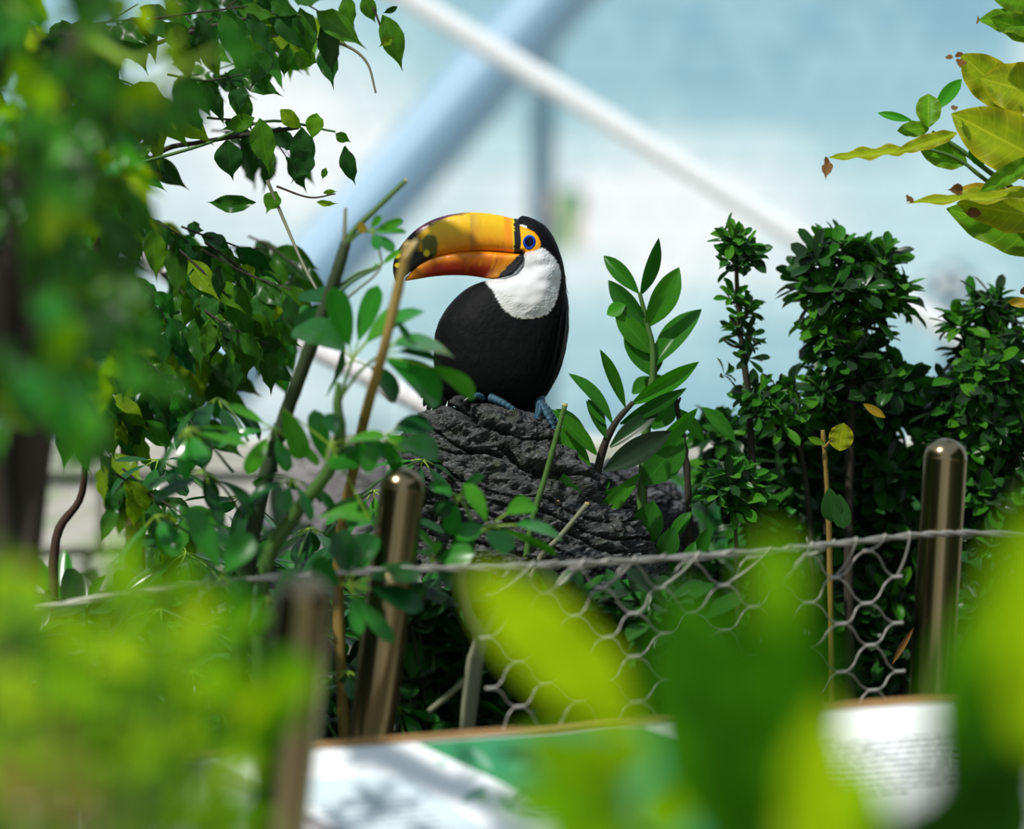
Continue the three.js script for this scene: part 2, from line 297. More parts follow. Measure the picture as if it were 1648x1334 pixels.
beam('white_tube', 'thin white tube slanting down from the top centre across the blue wall', 'tube', [[560, -64, 9.3], [1904, 760, 8.9]], 0.029, whitePaint, 0.02);
beam('grey_pole', 'dark blue grey upright pole behind the head of the toucan', 'pole', [[871, 722, 15], [872, 70, 15]], 0.05, steelDark, 0.02);
{
  const a = place(1532, 727, 14), o = thing('lamp_pole', 'blurred grey pole with a cluster of round lamps behind the tallest right shrub', 'lamp pole', a), b = place(1532, 470, 14);
  part(o, 'pole', sweep([V(0, 0, 0), b.clone().sub(a)], [0.03], 16), steelDark, a);
  for (const [u, v, r] of [[1502, 458, 0.045], [1530, 448, 0.05], [1560, 462, 0.045], [1524, 478, 0.04]]) {
    const l = part(o, 'lamp_head', new THREE.LatheGeometry([[0, -0.6], [0.5, -0.6], [0.75, -0.3], [0.95, 0.2], [1, 0.7], [0.92, 0.75], [0, 0.6]].map(([x, y]) => new THREE.Vector2(x * r, y * r)), 24), steelDark, place(u, v, 13.9)); l.rotation.x = Math.PI / 2;
    part(l, 'lens', new THREE.SphereGeometry(r * 0.8, 20, 8, 0, 6.3, 0, 0.7).rotateX(0), whitePaint, place(u, v, 13.9)).position.set(0, r * 0.1, 0);
  }
}
{ // small hanging banner, green between pink borders
  const a = place(913, 400, 14.6), o = thing('banner', 'blurred green and pink hanging banner just right of the toucan head', 'banner', a);
  const w = mm(34, 14.6), hgt = mm(92, 14.6);
  part(o, 'cloth', gridGeo(24, 12, (i, j) => [(j / 11 - 0.5) * w * (1 - 0.35 * i / 23), hgt * (1 - i / 23), 0.02 * Math.sin(j * 0.9 + i * 0.2)], false), Object.assign(std({ color: rgb(0.3, 0.68, 0.33), roughness: 0.9 }), { side: THREE.DoubleSide }), a);
  for (const s of [-1, 1]) part(o, 'border', gridGeo(24, 3, (i, j) => [s * w * 0.5 * (1 - 0.35 * i / 23) + s * (j / 2) * 0.03, hgt * (1 - i / 23), 0.02 * Math.sin((s > 0 ? 11 : 0) * 0.9 + i * 0.2)], false), Object.assign(std({ color: rgb(0.75, 0.5, 0.48), roughness: 0.9 }), { side: THREE.DoubleSide }), a);
  part(o, 'rod', sweep([V(-w * 0.7, hgt, 0), V(w * 0.7, hgt, 0)], [0.012], 8), steelDark, a);
  part(o, 'bracket', sweep([V(-w * 0.7, hgt, 0), V(place(872, 308, 15).x - a.x, hgt, -0.38)], [0.012], 8), steelDark, a);
}
{ // white twisted rope sagging across the left, made of three strands
  const pts = px([[60, 290, 7.6], [200, 398, 7.55], [330, 468, 7.5], [450, 530, 7.4], [560, 588, 7.3], [690, 655, 7.2], [800, 715, 7.1], [900, 790, 7.0]]), o = thing('twisted_rope', 'thick white twisted rope slanting down behind the leaves to the rock', 'rope', pts[0]);
  const curve = new THREE.CatmullRomCurve3(pts.map((p) => p.clone().sub(pts[0]))), L = curve.getLength();
  for (let k = 0; k < 3; k++) {
    const q = []; for (let i = 0; i <= 240; i++) { const t = i / 240, th = t * L / 0.09 * 6.283 + k * 2.094, p = curve.getPoint(t), T = curve.getTangent(t), n = UP.clone().cross(T).normalize(), b = T.clone().cross(n); q.push(p.addScaledVector(n, Math.cos(th) * 0.0105).addScaledVector(b, Math.sin(th) * 0.0105)); }
    part(o, 'strand', sweep(q, [0.0115], 7, 320), std({ color: rgb(0.82, 0.8, 0.8), roughness: 0.85 }), pts[0]);
  }
}

// ------------------------------------------------------------------ the toucan
{
  const foot = place(800, 664), bird = thing('toucan', 'black toucan with white bib and huge orange yellow bill perched on rock', 'bird', foot);
  const S = 0.001, X = (u) => (u - CX) * S, Y = (v) => EYE + (CY - v) * S;
  const rowsV = [347.5, 349, 352, 357, 364, 374, 386, 400, 415, 430, 441, 447, 453, 461, 475, 490, 505, 525, 550, 575, 600, 622, 642, 656, 668, 676];
  const L = pchip(rowsV, [840, 837, 834, 833, 832, 831, 830.5, 830, 829.5, 829, 825, 806, 778, 757, 738, 724, 713, 703.5, 699, 698, 700, 706, 722, 745, 775, 800]);
  const R = pchip(rowsV, [844, 850, 858, 868, 878, 886, 893, 899, 904, 907.5, 909, 910, 910.5, 911, 912.5, 914.5, 915.5, 915.5, 913, 908, 900, 889, 876, 864, 850, 830]);
  const ZF = pchip(rowsV, [3, 8, 14, 21, 27, 31, 34, 36, 37, 38, 40, 43, 46, 50, 56, 61, 65, 69, 72, 73, 71, 65, 54, 40, 24, 8]);
  const ZB = pchip(rowsV, [3, 8, 14, 21, 27, 32, 36, 39, 42, 45, 48, 50, 52, 54, 58, 62, 66, 70, 72, 72, 69, 62, 50, 38, 24, 8]);
  const bib = [[779, 440], [779, 450], [784, 460], [792, 470], [799, 483], [807, 496], [815, 505], [825, 511.5], [840, 515], [856, 515], [870, 512.5], [882, 507], [890, 497], [895, 486], [898.5, 475], [901.5, 462], [903.5, 447], [902.5, 434], [898, 424], [892, 415], [883, 406], [874, 399], [864, 401], [838, 400], [820, 420]];
  const eyePatch = [[832, 362], [841, 366], [850, 369.5], [860, 375], [866, 382], [869.5, 390], [870, 397], [866, 402.5], [859, 405], [850, 406.5], [838, 410], [832, 410]];
  const billPatch = [[824, 407], [841, 407], [841, 430], [832, 442], [813, 451], [790, 452], [780, 446]];
  const sd = (poly, x, y) => {                                        // signed distance, positive inside
    let d = 1e9, inside = false;
    for (let i = 0, j = poly.length - 1; i < poly.length; j = i++) {
      const [xi, yi] = poly[i], [xj, yj] = poly[j]; if ((yi > y) !== (yj > y) && x < (xj - xi) * (y - yi) / (yj - yi) + xi) inside = !inside;
      const t = clamp(((x - xi) * (xj - xi) + (y - yi) * (yj - yi)) / ((xj - xi) ** 2 + (yj - yi) ** 2)); d = Math.min(d, Math.hypot(x - xi - t * (xj - xi), y - yi - t * (yj - yi)));
    }
    return inside ? d : -d;
  };
  const K = 2.25;
  const front = (u, v) => { const l = L(v), r = R(v), c = clamp(Math.abs((u - (l + r) / 2) / ((r - l) / 2))); return ZF(v) * Math.pow(Math.max(0, 1 - c ** K), 1 / K) * S; };
  const NR = 300, NC = 300, cols = [], vs = [];
  for (let i = 0; i < NR; i++) { const t = i / (NR - 1); vs.push(mix(347.5, 676, t < 0.3 ? t * 1.0 : 0.3 + (t - 0.3))); }
  const g = gridGeo(NR + 2, NC, (i, j) => {
    const v = vs[clamp(i - 1, 0, NR - 1)], cap = i === 0 || i === NR + 1, th = -j / NC * 2 * Math.PI, l = L(v), r = R(v), a = cap ? 0.01 : (r - l) / 2, c = Math.cos(th), s = Math.sin(th);
    const u = (l + r) / 2 + a * Math.sign(c) * Math.abs(c) ** (2 / K), z0 = (cap ? 0.01 : s > 0 ? ZF(v) : ZB(v)) * Math.sign(s) * Math.abs(s) ** (2 / K);
    // plumage: bib puffed out over the breast, fine combed feathers
    const jag = 1.3 * noise(u * 0.22, v * 0.22, 1) + 0.8 * noise(u * 0.6, v * 0.5, 7);
    const db = s > -0.05 ? sd(bib, u, v) + jag : -50, de = sd(eyePatch, u, v), nearBill = sst(905, 815, u) * sst(470, 440, v);
    let z = z0;
    if (s > 0) { z += 9.5 * sst(-3, 26, db) * (1 - nearBill) * Math.abs(s) + 1.6 * sst(-1, 8, de) * (v > 362 ? 1 : 0); const fold = v - 452 + (u - 800) * 0.32; z -= 2 * sst(12, 0, Math.abs(fold)) * sst(2, 10, db) * sst(905, 880, u) * sst(812, 830, u) * Math.abs(s); z += 1.6 * sst(6, 16, db) * noise(u * 0.03, v * 0.045, 12); }
    if (s > 0) { const mk = sst(-7, 2, sd(billPatch, u, v)); z = mix(z, Math.min(z, 11), mk); }
    const fluff = (v > 440 ? 0.9 : 0.45) * fbm(u * 0.05, v * 0.03, z0 * 0.05, 3) + 0.22 * noise(u * 0.24, v * 0.06, z0 * 0.24) + 0.12 * noise(u * 0.6, v * 0.14, z0 * 0.6);
    let col = [0.004, 0.0044, 0.0048];
    if (s > -0.3 && de > 0 && u > 826) col = mix3([0.95, 0.33, 0.006], [0.98, 0.5, 0.02], sst(0, 7, de));
    else if (db > 0) { const sm = sst(0, 2.2, db); col = mix3(col, mix3([0.68, 0.7, 0.71], [0.7, 0.66, 0.58], sst(440, 500, v) * 0.35), sm); if (v > 505 && u > 815) col = mix3(col, [0.55, 0.62, 0.3], 0.35 * sst(508, 516, v)); if (v < 415 && u < 862) col = mix3(col, [0.92, 0.72, 0.66], 0.45 * sst(416, 408, v)); }
    if (s > 0 && v < 369 && v > 362 && u < 848 && de > -3.2 && de < 0) col = [0.75, 0.78, 0.8];
    cols.push(...col);
    const k = cap ? 0 : fluff * (db > 1 ? 0.3 : 1) * (de > -1 ? 0.1 : 1);
    return [X(u) + k * S * c, Y(v), (z + k * s) * S];
  });
  g.setAttribute('color', new THREE.Float32BufferAttribute(cols, 3));
  const plume = phys({ vertexColors: true, roughness: 0.62, sheen: 0.03, sheenColor: rgb(0.25, 0.3, 0.33), sheenRoughness: 0.5, specularIntensity: 0.2 });
  part(bird, 'body', g, plume);
  const black = phys({ color: rgb(0.006, 0.0065, 0.007), roughness: 0.6, specularIntensity: 0.2, sheen: 0.03, sheenColor: rgb(0.3, 0.34, 0.36), side: THREE.DoubleSide });
  // flight feathers along both folded wings, tail feathers behind, loose plumes on the nape
  const feather = (name, list, w, mat = black, lift = 0.003, flat = false) => {
    const pts = list.map(([u, v, z]) => V(X(u), Y(v), z * S)), o = pts[0].clone(), curve = new THREE.CatmullRomCurve3(pts.map((p) => p.clone().sub(o)));
    part(bird, name, gridGeo(15, 5, (i, j) => {
      const t = i / 14, p = curve.getPoint(t), T = curve.getTangent(t), out = p.clone().add(o).sub(V(X(808), Y(560), 0)); out.y = 0; out.normalize(); if (flat) out.set(-0.15, 0, 1).normalize(); const side = T.clone().cross(out).normalize(), s = j / 2 - 1;
      const hw = w * S * 0.5 * Math.min(1, 2.5 * t + 0.35) * Math.sqrt(Math.max(0, 1 - t ** 4)); p.addScaledVector(side, s * hw).addScaledVector(out, lift + 0.0005 * (1 - s * s)); return [p.x, p.y, p.z];
    }, false), mat, o);
  };
  for (let k = 0; k < 3; k++) {                                       // right wing edge
    const pts = []; for (let i = 0; i <= 5; i++) { const t = i / 5, v = mix(500 + k * 9, 640 - k * 3, t), u = R(v) - 4 - k * 9 - 2 * t; pts.push([u, v, front(u, v) / S + 0.3]); }
    feather('wing_feather', pts, 20, black, -0.0002);
  }
  for (const [u0, v0, u1, v1, z] of [[706, 590, 681, 655, -30], [712, 596, 687, 664, -26], [720, 600, 696, 668, -20], [728, 604, 706, 668, -12], [738, 606, 722, 664, -2], [704, 600, 677, 640, -38]]) feather('tail_feather', [[u0, v0, z + 22], [mix(u0, u1, 0.5), mix(v0, v1, 0.5), z + 8], [u1, v1, z]], 14, black, 0.001, true);
  for (let k = 0; k < 26; k++) { const v = 352 + k * 5.4, u = R(v) - 1.5; feather('plume', [[u - 1, v, rr(-6, 8)], [u + 1.2, v + 7, rr(-6, 8)], [u + rr(1.5, v > 430 ? 5 : 3), v + rr(13, 19), rr(-6, 8)]], 3, black, 0.0006); }
  // the bill: two mandibles lofted between their upper and lower edges
  const arc = (list) => { const c = new THREE.CatmullRomCurve3(list.map(([u, v]) => V(u, v, 0)), false, 'centripetal'); c.arcLengthDivisions = 400; return (t) => c.getPointAt(clamp(t)); };
  const mandible = (name, topL, botL, width, colour, flatTop) => {
    const top = arc(topL), bot = arc(botL), n = 150, m = 72, c = [];
    const geo = gridGeo(n + 2, m, (i, j) => {
      const cap = i === 0 || i === n + 1, t = clamp((i - 1) / (n - 1)), a = top(t), b = bot(t), th = j / m * 2 * Math.PI, cy = Math.cos(th), sz = Math.sin(th);
      const mid = a.clone().add(b).multiplyScalar(0.5), h = a.clone().sub(b).multiplyScalar(0.5), shift = flatTop ? 0.28 : -0.28;
      const e = Math.sign(cy) * Math.abs(cy) ** 0.82, p = mid.addScaledVector(h, cap ? 0 : e), w = width(t) * (cap ? 0 : 1) * Math.sign(sz) * Math.abs(sz) ** 0.8 * (1 + shift * e);
      const ridge = 0.25 * noise(p.x * 0.09, p.y * 0.02, sz) + 0.12 * noise(p.x * 0.4, p.y * 0.06, 3 * sz);
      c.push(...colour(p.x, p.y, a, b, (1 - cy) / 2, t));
      return [X(p.x), Y(p.y), (w + ridge * sz) * S];
    });
    geo.setAttribute('color', new THREE.Float32BufferAttribute(c, 3));
    return part(bird, name, geo, phys({ vertexColors: true, roughness: 0.36, specularIntensity: 0.5, clearcoat: 0.25, clearcoatRoughness: 0.2 }));
  };
  const ink = [0.008, 0.009, 0.012];
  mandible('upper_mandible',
    [[841, 355], [834, 352.5], [822, 350.5], [808, 347], [792, 344.3], [777, 342.5], [762, 341.6], [747, 342], [732, 344], [718, 346.7], [705, 350.3], [693, 355], [681, 361.6], [670, 369], [660, 378], [651.5, 387.5], [645, 396], [639, 405], [635, 415], [632.5, 427], [632.5, 436], [634.5, 446], [637.5, 453]],
    [[841, 411], [834, 410.5], [822, 408.8], [808, 407.4], [792, 406], [777, 405.4], [762, 405.4], [747, 406.2], [732, 408], [718, 410.3], [705, 413.2], [695, 416.5], [684, 421.5], [674, 428], [665, 434.5], [657, 440.5], [650, 445.5], [644, 450], [640, 454]],
    (t) => mix(25, 4.5, t ** 1.4) * (t > 0.93 ? Math.sqrt((1 - t) / 0.07 * 0.85 + 0.15) : 1),
    (u, v, a, b, s, t) => {
      const w1 = 2 * noise(u * 0.06, v * 0.06, 2);
      if (u > 827.5 + 0.8 * noise(v * 0.2, 1, 1)) return ink;
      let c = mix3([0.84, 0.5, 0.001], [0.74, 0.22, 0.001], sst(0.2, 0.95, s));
      c = mix3(c, [0.93, 0.3, 0.004], sst(9, 3, Math.abs(u - 818 - (v - 380) * 0.03)) * 0.9); c = mix3(c, [0.95, 0.75, 0.03], sst(824.5, 827, u));
      const streak = sst(0.25, 0.6, noise(u * 0.35, v * 0.05, 4)) * sst(0.55, 0.75, s) * sst(0.98, 0.8, s) * sst(735, 760, u); c = mix3(c, [0.55, 0.16, 0.004], streak * 0.5);
      const culmen = Math.hypot(u - a.x, v - a.y); c = mix3(c, [0.1, 0.02, 0.055], sst(17 - (u - 640) * 0.12, 3, culmen + w1) * sst(785, 720, u));
      const oval = Math.hypot((u - 692) / 14, (v - 396) / 20); c = mix3(c, [0.1, 0.1, 0.006], sst(1.12, 0.85, oval + 0.06 * w1));
      const tip = Math.max(sst(684, 672, u + 0.55 * (385 - v) * (v < 385 ? 1.6 : -0.15) + w1), sst(700, 692, u) * sst(404, 410, v - (u - 690) * 0.2)); c = mix3(c, ink, tip);
      const spot = Math.min(Math.hypot((u - 687) / 5, (v - 408) / 6), Math.hypot((u - 640) / 6, (v - 411) / 5), Math.hypot((u - 641) / 6, (v - 427) / 4)); return mix3(c, [0.75, 0.6, 0.01], sst(1.2, 0.7, spot));
    }, false);
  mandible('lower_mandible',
    [[841, 409], [832, 408.3], [822, 407], [808, 405.4], [792, 404], [777, 403.4], [762, 403.4], [747, 404.2], [732, 406], [718, 408.4], [705, 411.4], [695, 414.7], [684, 419.8], [674, 426], [666, 433], [659, 440], [654, 446], [651.5, 449.5]],
    [[841, 424], [837, 430], [831, 438], [823, 443.5], [812, 447.3], [800, 449], [790, 448.8], [774, 446.5], [762, 444.6], [750, 443.5], [735, 443], [720, 443.2], [705, 444.3], [690, 446], [678, 448], [669, 449.6], [660, 451], [652, 452]],
    (t) => mix(27, 3, t ** 1.2) * (t > 0.93 ? Math.sqrt((1 - t) / 0.07 * 0.85 + 0.15) : 1),
    (u, v, a, b, s) => {
      const patch = u - (838 - (v - 408) * 0.98) + 1.2 * noise(u * 0.1, v * 0.12, 9); if (patch > 0) return ink;
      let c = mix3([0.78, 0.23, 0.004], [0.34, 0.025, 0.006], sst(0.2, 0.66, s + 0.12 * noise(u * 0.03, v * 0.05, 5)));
      c = mix3(c, [0.9, 0.34, 0.008], sst(-26, -6, patch) * 0.85); c = mix3(c, [0.88, 0.32, 0.006], sst(690, 660, u) * 0.8);
      const streak = sst(0.2, 0.7, noise(u * 0.13 + v * 0.06, v * 0.03, 11)); c = mix3(c, [0.92, 0.42, 0.01], streak * 0.5 * sst(740, 780, u)); return mix3(c, [0.16, 0.05, 0.01], sst(1.6, 0.6, Math.hypot(u - a.x, v - a.y)));
    }, true);
  // eye: blue skin ring, dark iris, pupil
  for (const side of [1, -1]) {
    const z = front(852, 391.5) * side, c = V(X(852), Y(391.5), z + side * 0.0008), eye = new THREE.Group(); eye.name = numbered('eye'); eye.position.copy(c).sub(foot); bird.add(eye);
    const turn = (m) => { m.rotation.y = side > 0 ? -0.12 : Math.PI + 0.12; return m; };
    turn(part(eye, 'eye_ring', new THREE.LatheGeometry([[6.2, 1.2], [6.8, 2.6], [8, 3.1], [9.4, 2.4], [10.4, 1], [10.8, -1.5]].map(([x, y]) => new THREE.Vector2(x * S, y * S)), 40).rotateX(Math.PI / 2).scale(1, 1.12, 1), phys({ color: rgb(0.004, 0.055, 0.42), roughness: 0.5, clearcoat: 0.2, specularIntensity: 0.3, side: THREE.DoubleSide }), c));
    turn(part(eye, 'eyeball', new THREE.SphereGeometry(7.2 * S, 32, 20).scale(1, 1.05, 0.55), phys({ color: rgb(0.004, 0.004, 0.006), roughness: 0.06, specularIntensity: 0.5 }), c));
    turn(part(eye, 'iris', new THREE.TorusGeometry(5.4 * S, 0.5 * S, 8, 40), phys({ color: rgb(0.006, 0.012, 0.07), roughness: 0.35, specularIntensity: 0.3 }), c)).position.z = side * 0.0028;
  }
  // blue legs and scaly toes gripping the rock
  const skin = phys({ color: rgb(0.025, 0.09, 0.14), roughness: 0.6, bumpMap: grain, bumpScale: 0.001 }), claw = phys({ color: rgb(0.015, 0.015, 0.017), roughness: 0.3 });
  const toe = (list, r, tip) => {
    const pts = list.map(([u, v, z]) => V(X(u), Y(v), z * S)), o = pts[0].clone(), m = part(bird, 'toe', sweep(pts.map((p) => p.clone().sub(o)), (t) => r * S * (1 - 0.25 * t) * (1 + 0.1 * Math.sin(t * 40)), 12, 40), skin, o);
    const e = pts[pts.length - 1], q = [V(0, 0, 0), V(X(tip[0]) - e.x, Y(tip[1]) - e.y + 0.003, (tip[2] * S - e.z) * 0.5), V(X(tip[0]) - e.x, Y(tip[1]) - e.y - 0.002, tip[2] * S - e.z)];
    part(m, 'claw', sweep(q, [r * 0.75 * S, r * 0.5 * S, 0.0003], 10, 12), claw, e);
  };
  for (const [u, v, z, ua, va, za] of [[800, 640, 20, 812, 660, 52], [866, 640, 18, 872, 662, 44]]) { const a = V(X(u), Y(v), z * S); part(bird, 'leg', sweep([V(0, 0, 0), V(X(ua) - a.x, Y(va) - a.y, za * S - z * S)], [0.011, 0.0075], 14, 16, true, 0.06), skin, a); }
  toe([[790, 640, 60], [800, 644, 72], [812, 650, 78], [826, 659, 80]], 6.5, [838, 668, 80]);
  toe([[778, 640, 50], [768, 637, 64], [757, 641, 72]], 5.5, [748, 650, 76]);
  toe([[810, 652, 62], [822, 662, 76], [836, 670, 82]], 6, [846, 680, 84]);
  toe([[868, 648, 50], [876, 660, 62], [884, 674, 70], [891, 690, 72]], 6.5, [897, 706, 72]);
  toe([[868, 652, 54], [866, 664, 68], [862, 676, 76]], 6, [860, 686, 80]);
  toe([[870, 648, 40], [884, 662, 40], [895, 680, 36]], 5.5, [902, 694, 34]);
}

// ------------------------------------------------------------------ rocks
const rockRelief = noiseTex(512, (a, b, c) => { const n = fbm(a, b, c, 5), h = Math.abs(fbm(a * 2.2, b * 2.2, c * 2.2, 4)); return 0.55 + 0.5 * n - 0.5 * h; }, 3.5, 8);
rockRelief.repeat.set(1, 1);
function rock(name, label, d, rowsV, left, right, zf, zb, seed, tint, amp, strata) {
  const L = pchip(rowsV, left), R = pchip(rowsV, right), F = pchip(rowsV, zf), B = pchip(rowsV, zb), n = 260, m = 300, v0 = rowsV[0], v1 = rowsV[rowsV.length - 1], cols = [];
  const base = place((left[left.length - 1] + right[right.length - 1]) / 2, v1, d), o = thing(name, label, 'rock', base);
  const k = d / FPX;
  const g = gridGeo(n + 2, m, (i, j) => {
    const cap = i === 0 || i === n + 1, v = mix(v0, v1, clamp((i - 1) / (n - 1)) ** 1.15), th = -j / m * 6.28318, c = Math.cos(th), s = Math.sin(th), l = L(v), r = R(v), a = cap ? 0.1 : (r - l) / 2;
    const u = (l + r) / 2 + a * Math.sign(c) * Math.abs(c) ** 0.9, z = (cap ? 0.1 : s > 0 ? F(v) : B(v)) * Math.sign(s) * Math.abs(s) ** 0.9;
    const q = strata ? (v - u * 0.33 + 14 * noise(u * 0.008, v * 0.01, seed)) : v, lay = strata ? Math.pow(Math.abs(noise(q * 0.021, u * 0.002, seed + z * 0.002)), 0.6) : 0.5;
    const big = fbm(u * 0.011, v * 0.011, z * 0.011 + seed, 3), ridged = 1 - Math.abs(fbm(u * 0.016 + 4, v * 0.024, z * 0.016 + seed, 3)) * 2, pits = Math.min(0, noise(u * 0.2, v * 0.2, z * 0.2 + seed)), fine = fbm(u * 0.11, v * 0.11, z * 0.11, 3);
    const crack = strata ? -sst(0.26, 0.04, lay) : 0, inset = sst(0, 30, v - v0);
    const disp = amp * (1.1 * big + 0.6 * ridged - 0.35 + 0.22 * fine + 0.16 * pits + 1.7 * crack) * mix(0.35, 1, inset);
    const grains = noise(u * 0.9, v * 0.9, z * 0.9), moss = sst(0.1, 0.5, fbm(u * 0.02, v * 0.02, z * 0.02 + 30, 3)) * sst(-0.3, 0.4, noise(u * 0.35, v * 0.35, 4));
    let col = mix3(tint, tint.map((x) => x * 2.1), sst(-0.2, 0.8, fine * 1.6 + grains * 0.3)); if (grains > 0.45) col = tint.map((x) => x * 3.6); col = mix3(col, tint.map((x) => x * 0.3), sst(-0.1, -0.6, pits) * 0.7 + 0.55 * -crack); col = mix3(col, [0.05, 0.075, 0.02], moss * 0.55);
    cols.push(...col);
    const p = place(u, v, d); return [p.x - base.x + disp * c * k, p.y - base.y + disp * 0.25 * k, z * k + disp * s * k];
  }, true, (i, j) => [j / m * 3, i / n * 3]);
  g.setAttribute('color', new THREE.Float32BufferAttribute(cols, 3));
  part(o, 'stone', g, std({ vertexColors: true, roughness: 0.92, bumpMap: rockRelief, bumpScale: 0.006 }), base);
}
rock('lava_rock', 'dark craggy lava rock with slanting cracks carrying the toucan', 6,
  [637, 641, 648, 656, 666, 680, 695, 712, 735, 770, 820, 900, 1000, 1100, 1180],
  [734, 728, 720, 705, 688, 670, 656, 650, 644, 644, 642, 640, 642, 650, 656],
  [744, 752, 790, 835, 872, 893, 905, 920, 945, 985, 1020, 1060, 1090, 1110, 1116],
  [50, 58, 68, 80, 90, 100, 110, 122, 135, 150, 170, 195, 215, 225, 230], [40, 50, 60, 70, 78, 90, 100, 115, 130, 150, 170, 190, 200, 205, 210], 4, [0.042, 0.044, 0.044], 19, true);
rock('small_rock', 'grey cracked rock at the right foot of the lava rock', 6.35, [738, 745, 760, 785, 820, 870, 930, 1000, 1060], [980, 970, 955, 945, 935, 930, 930, 930, 930], [1000, 1020, 1050, 1085, 1112, 1128, 1135, 1140, 1140], [10, 30, 55, 75, 95, 110, 120, 125, 130], [10, 30, 50, 70, 80, 90, 95, 100, 100], 12, [0.075, 0.076, 0.085], 14, true);
rock('boulder', 'smooth blue grey boulder behind the tall stem with lance leaves', 7.4, [752, 756, 766, 785, 815, 860, 920, 980], [1066, 1052, 1038, 1026, 1018, 1012, 1010, 1010], [1082, 1098, 1112, 1124, 1134, 1142, 1146, 1148], [6, 20, 35, 50, 60, 66, 70, 70], [6, 20, 35, 50, 60, 66, 70, 70], 21, [0.19, 0.25, 0.29], 6, false);
rock('boulder', 'pale lilac grey boulder behind the stems left of the lava rock', 7.2, [700, 706, 720, 750, 800, 870, 950, 1010], [505, 490, 478, 468, 460, 455, 452, 450], [560, 590, 606, 622, 634, 642, 646, 648], [8, 30, 50, 70, 84, 90, 92, 92], [8, 30, 50, 70, 84, 90, 92, 92], 33, [0.25, 0.235, 0.24], 7, false);

// ------------------------------------------------------------------ fence posts, cable and woven wire, sign
const brushed = phys({ color: rgb(0.27, 0.21, 0.115), metalness: 1, roughness: 0.2, roughnessMap: null });
const wireMat = std({ color: rgb(0.34, 0.33, 0.29), metalness: 0.45, roughness: 0.4 });
function post(label, top, bot, w, group) {                            // domed steel tube with a seam below the cap
  const a = place(...bot), b = place(...top), dir = b.clone().sub(a), len = dir.length(), r = mm(w, top[2]) / 2, g0 = a.clone();
  const foot = dir.clone().multiplyScalar(-(a.y - (top[2] < 5 ? 0 : BED - 0.05)) / dir.y).add(a), L = b.distanceTo(foot), o = thing('metal_post', label, 'post', foot, group), q = new THREE.Quaternion().setFromUnitVectors(UP, dir.clone().normalize());
  const lath = (p) => new THREE.LatheGeometry(p.map(([x, y]) => new THREE.Vector2(x, y)), 40);
  part(o, 'tube', lath([[r * 0.001, 0], [r, 0], [r, L * 0.5], [r, L - r * 1.0]]), brushed, foot).quaternion.copy(q);
  const cap = [[r, 0], [r * 1.02, r * 0.01], [r * 1.02, r * 0.06]]; for (let i = 0; i <= 14; i++) { const t = i / 14 * Math.PI / 2; cap.push([Math.max(1e-5, r * 1.0 * Math.cos(t)), r * 0.08 + r * 0.92 * Math.sin(t)]); }
  part(o, 'domed_cap', lath(cap), brushed, foot.clone().addScaledVector(dir.clone().normalize(), L - r)).quaternion.copy(q);
  part(o, 'base_plate', new THREE.CylinderGeometry(r * 1.9, r * 1.9, 0.012, 32), brushed, foot.clone().add(V(0, 0.006, 0)));
}
post('sharp steel post with domed top in front of the right shrubs', [1523, 705, 5.62], [1496, 1150, 5.62], 70);
post('blurred steel post beside the umbrella plant, left of the rock', [652, 752, 5.4], [598, 1180, 5.4], 74);
post('strongly blurred nearest steel post standing before the information board', [493, 925, 4.3], [448, 1334, 4.3], 94);
post('far left blurred steel post half hidden by the trees', [28, 800, 5.42], [12, 960, 5.42], 60);
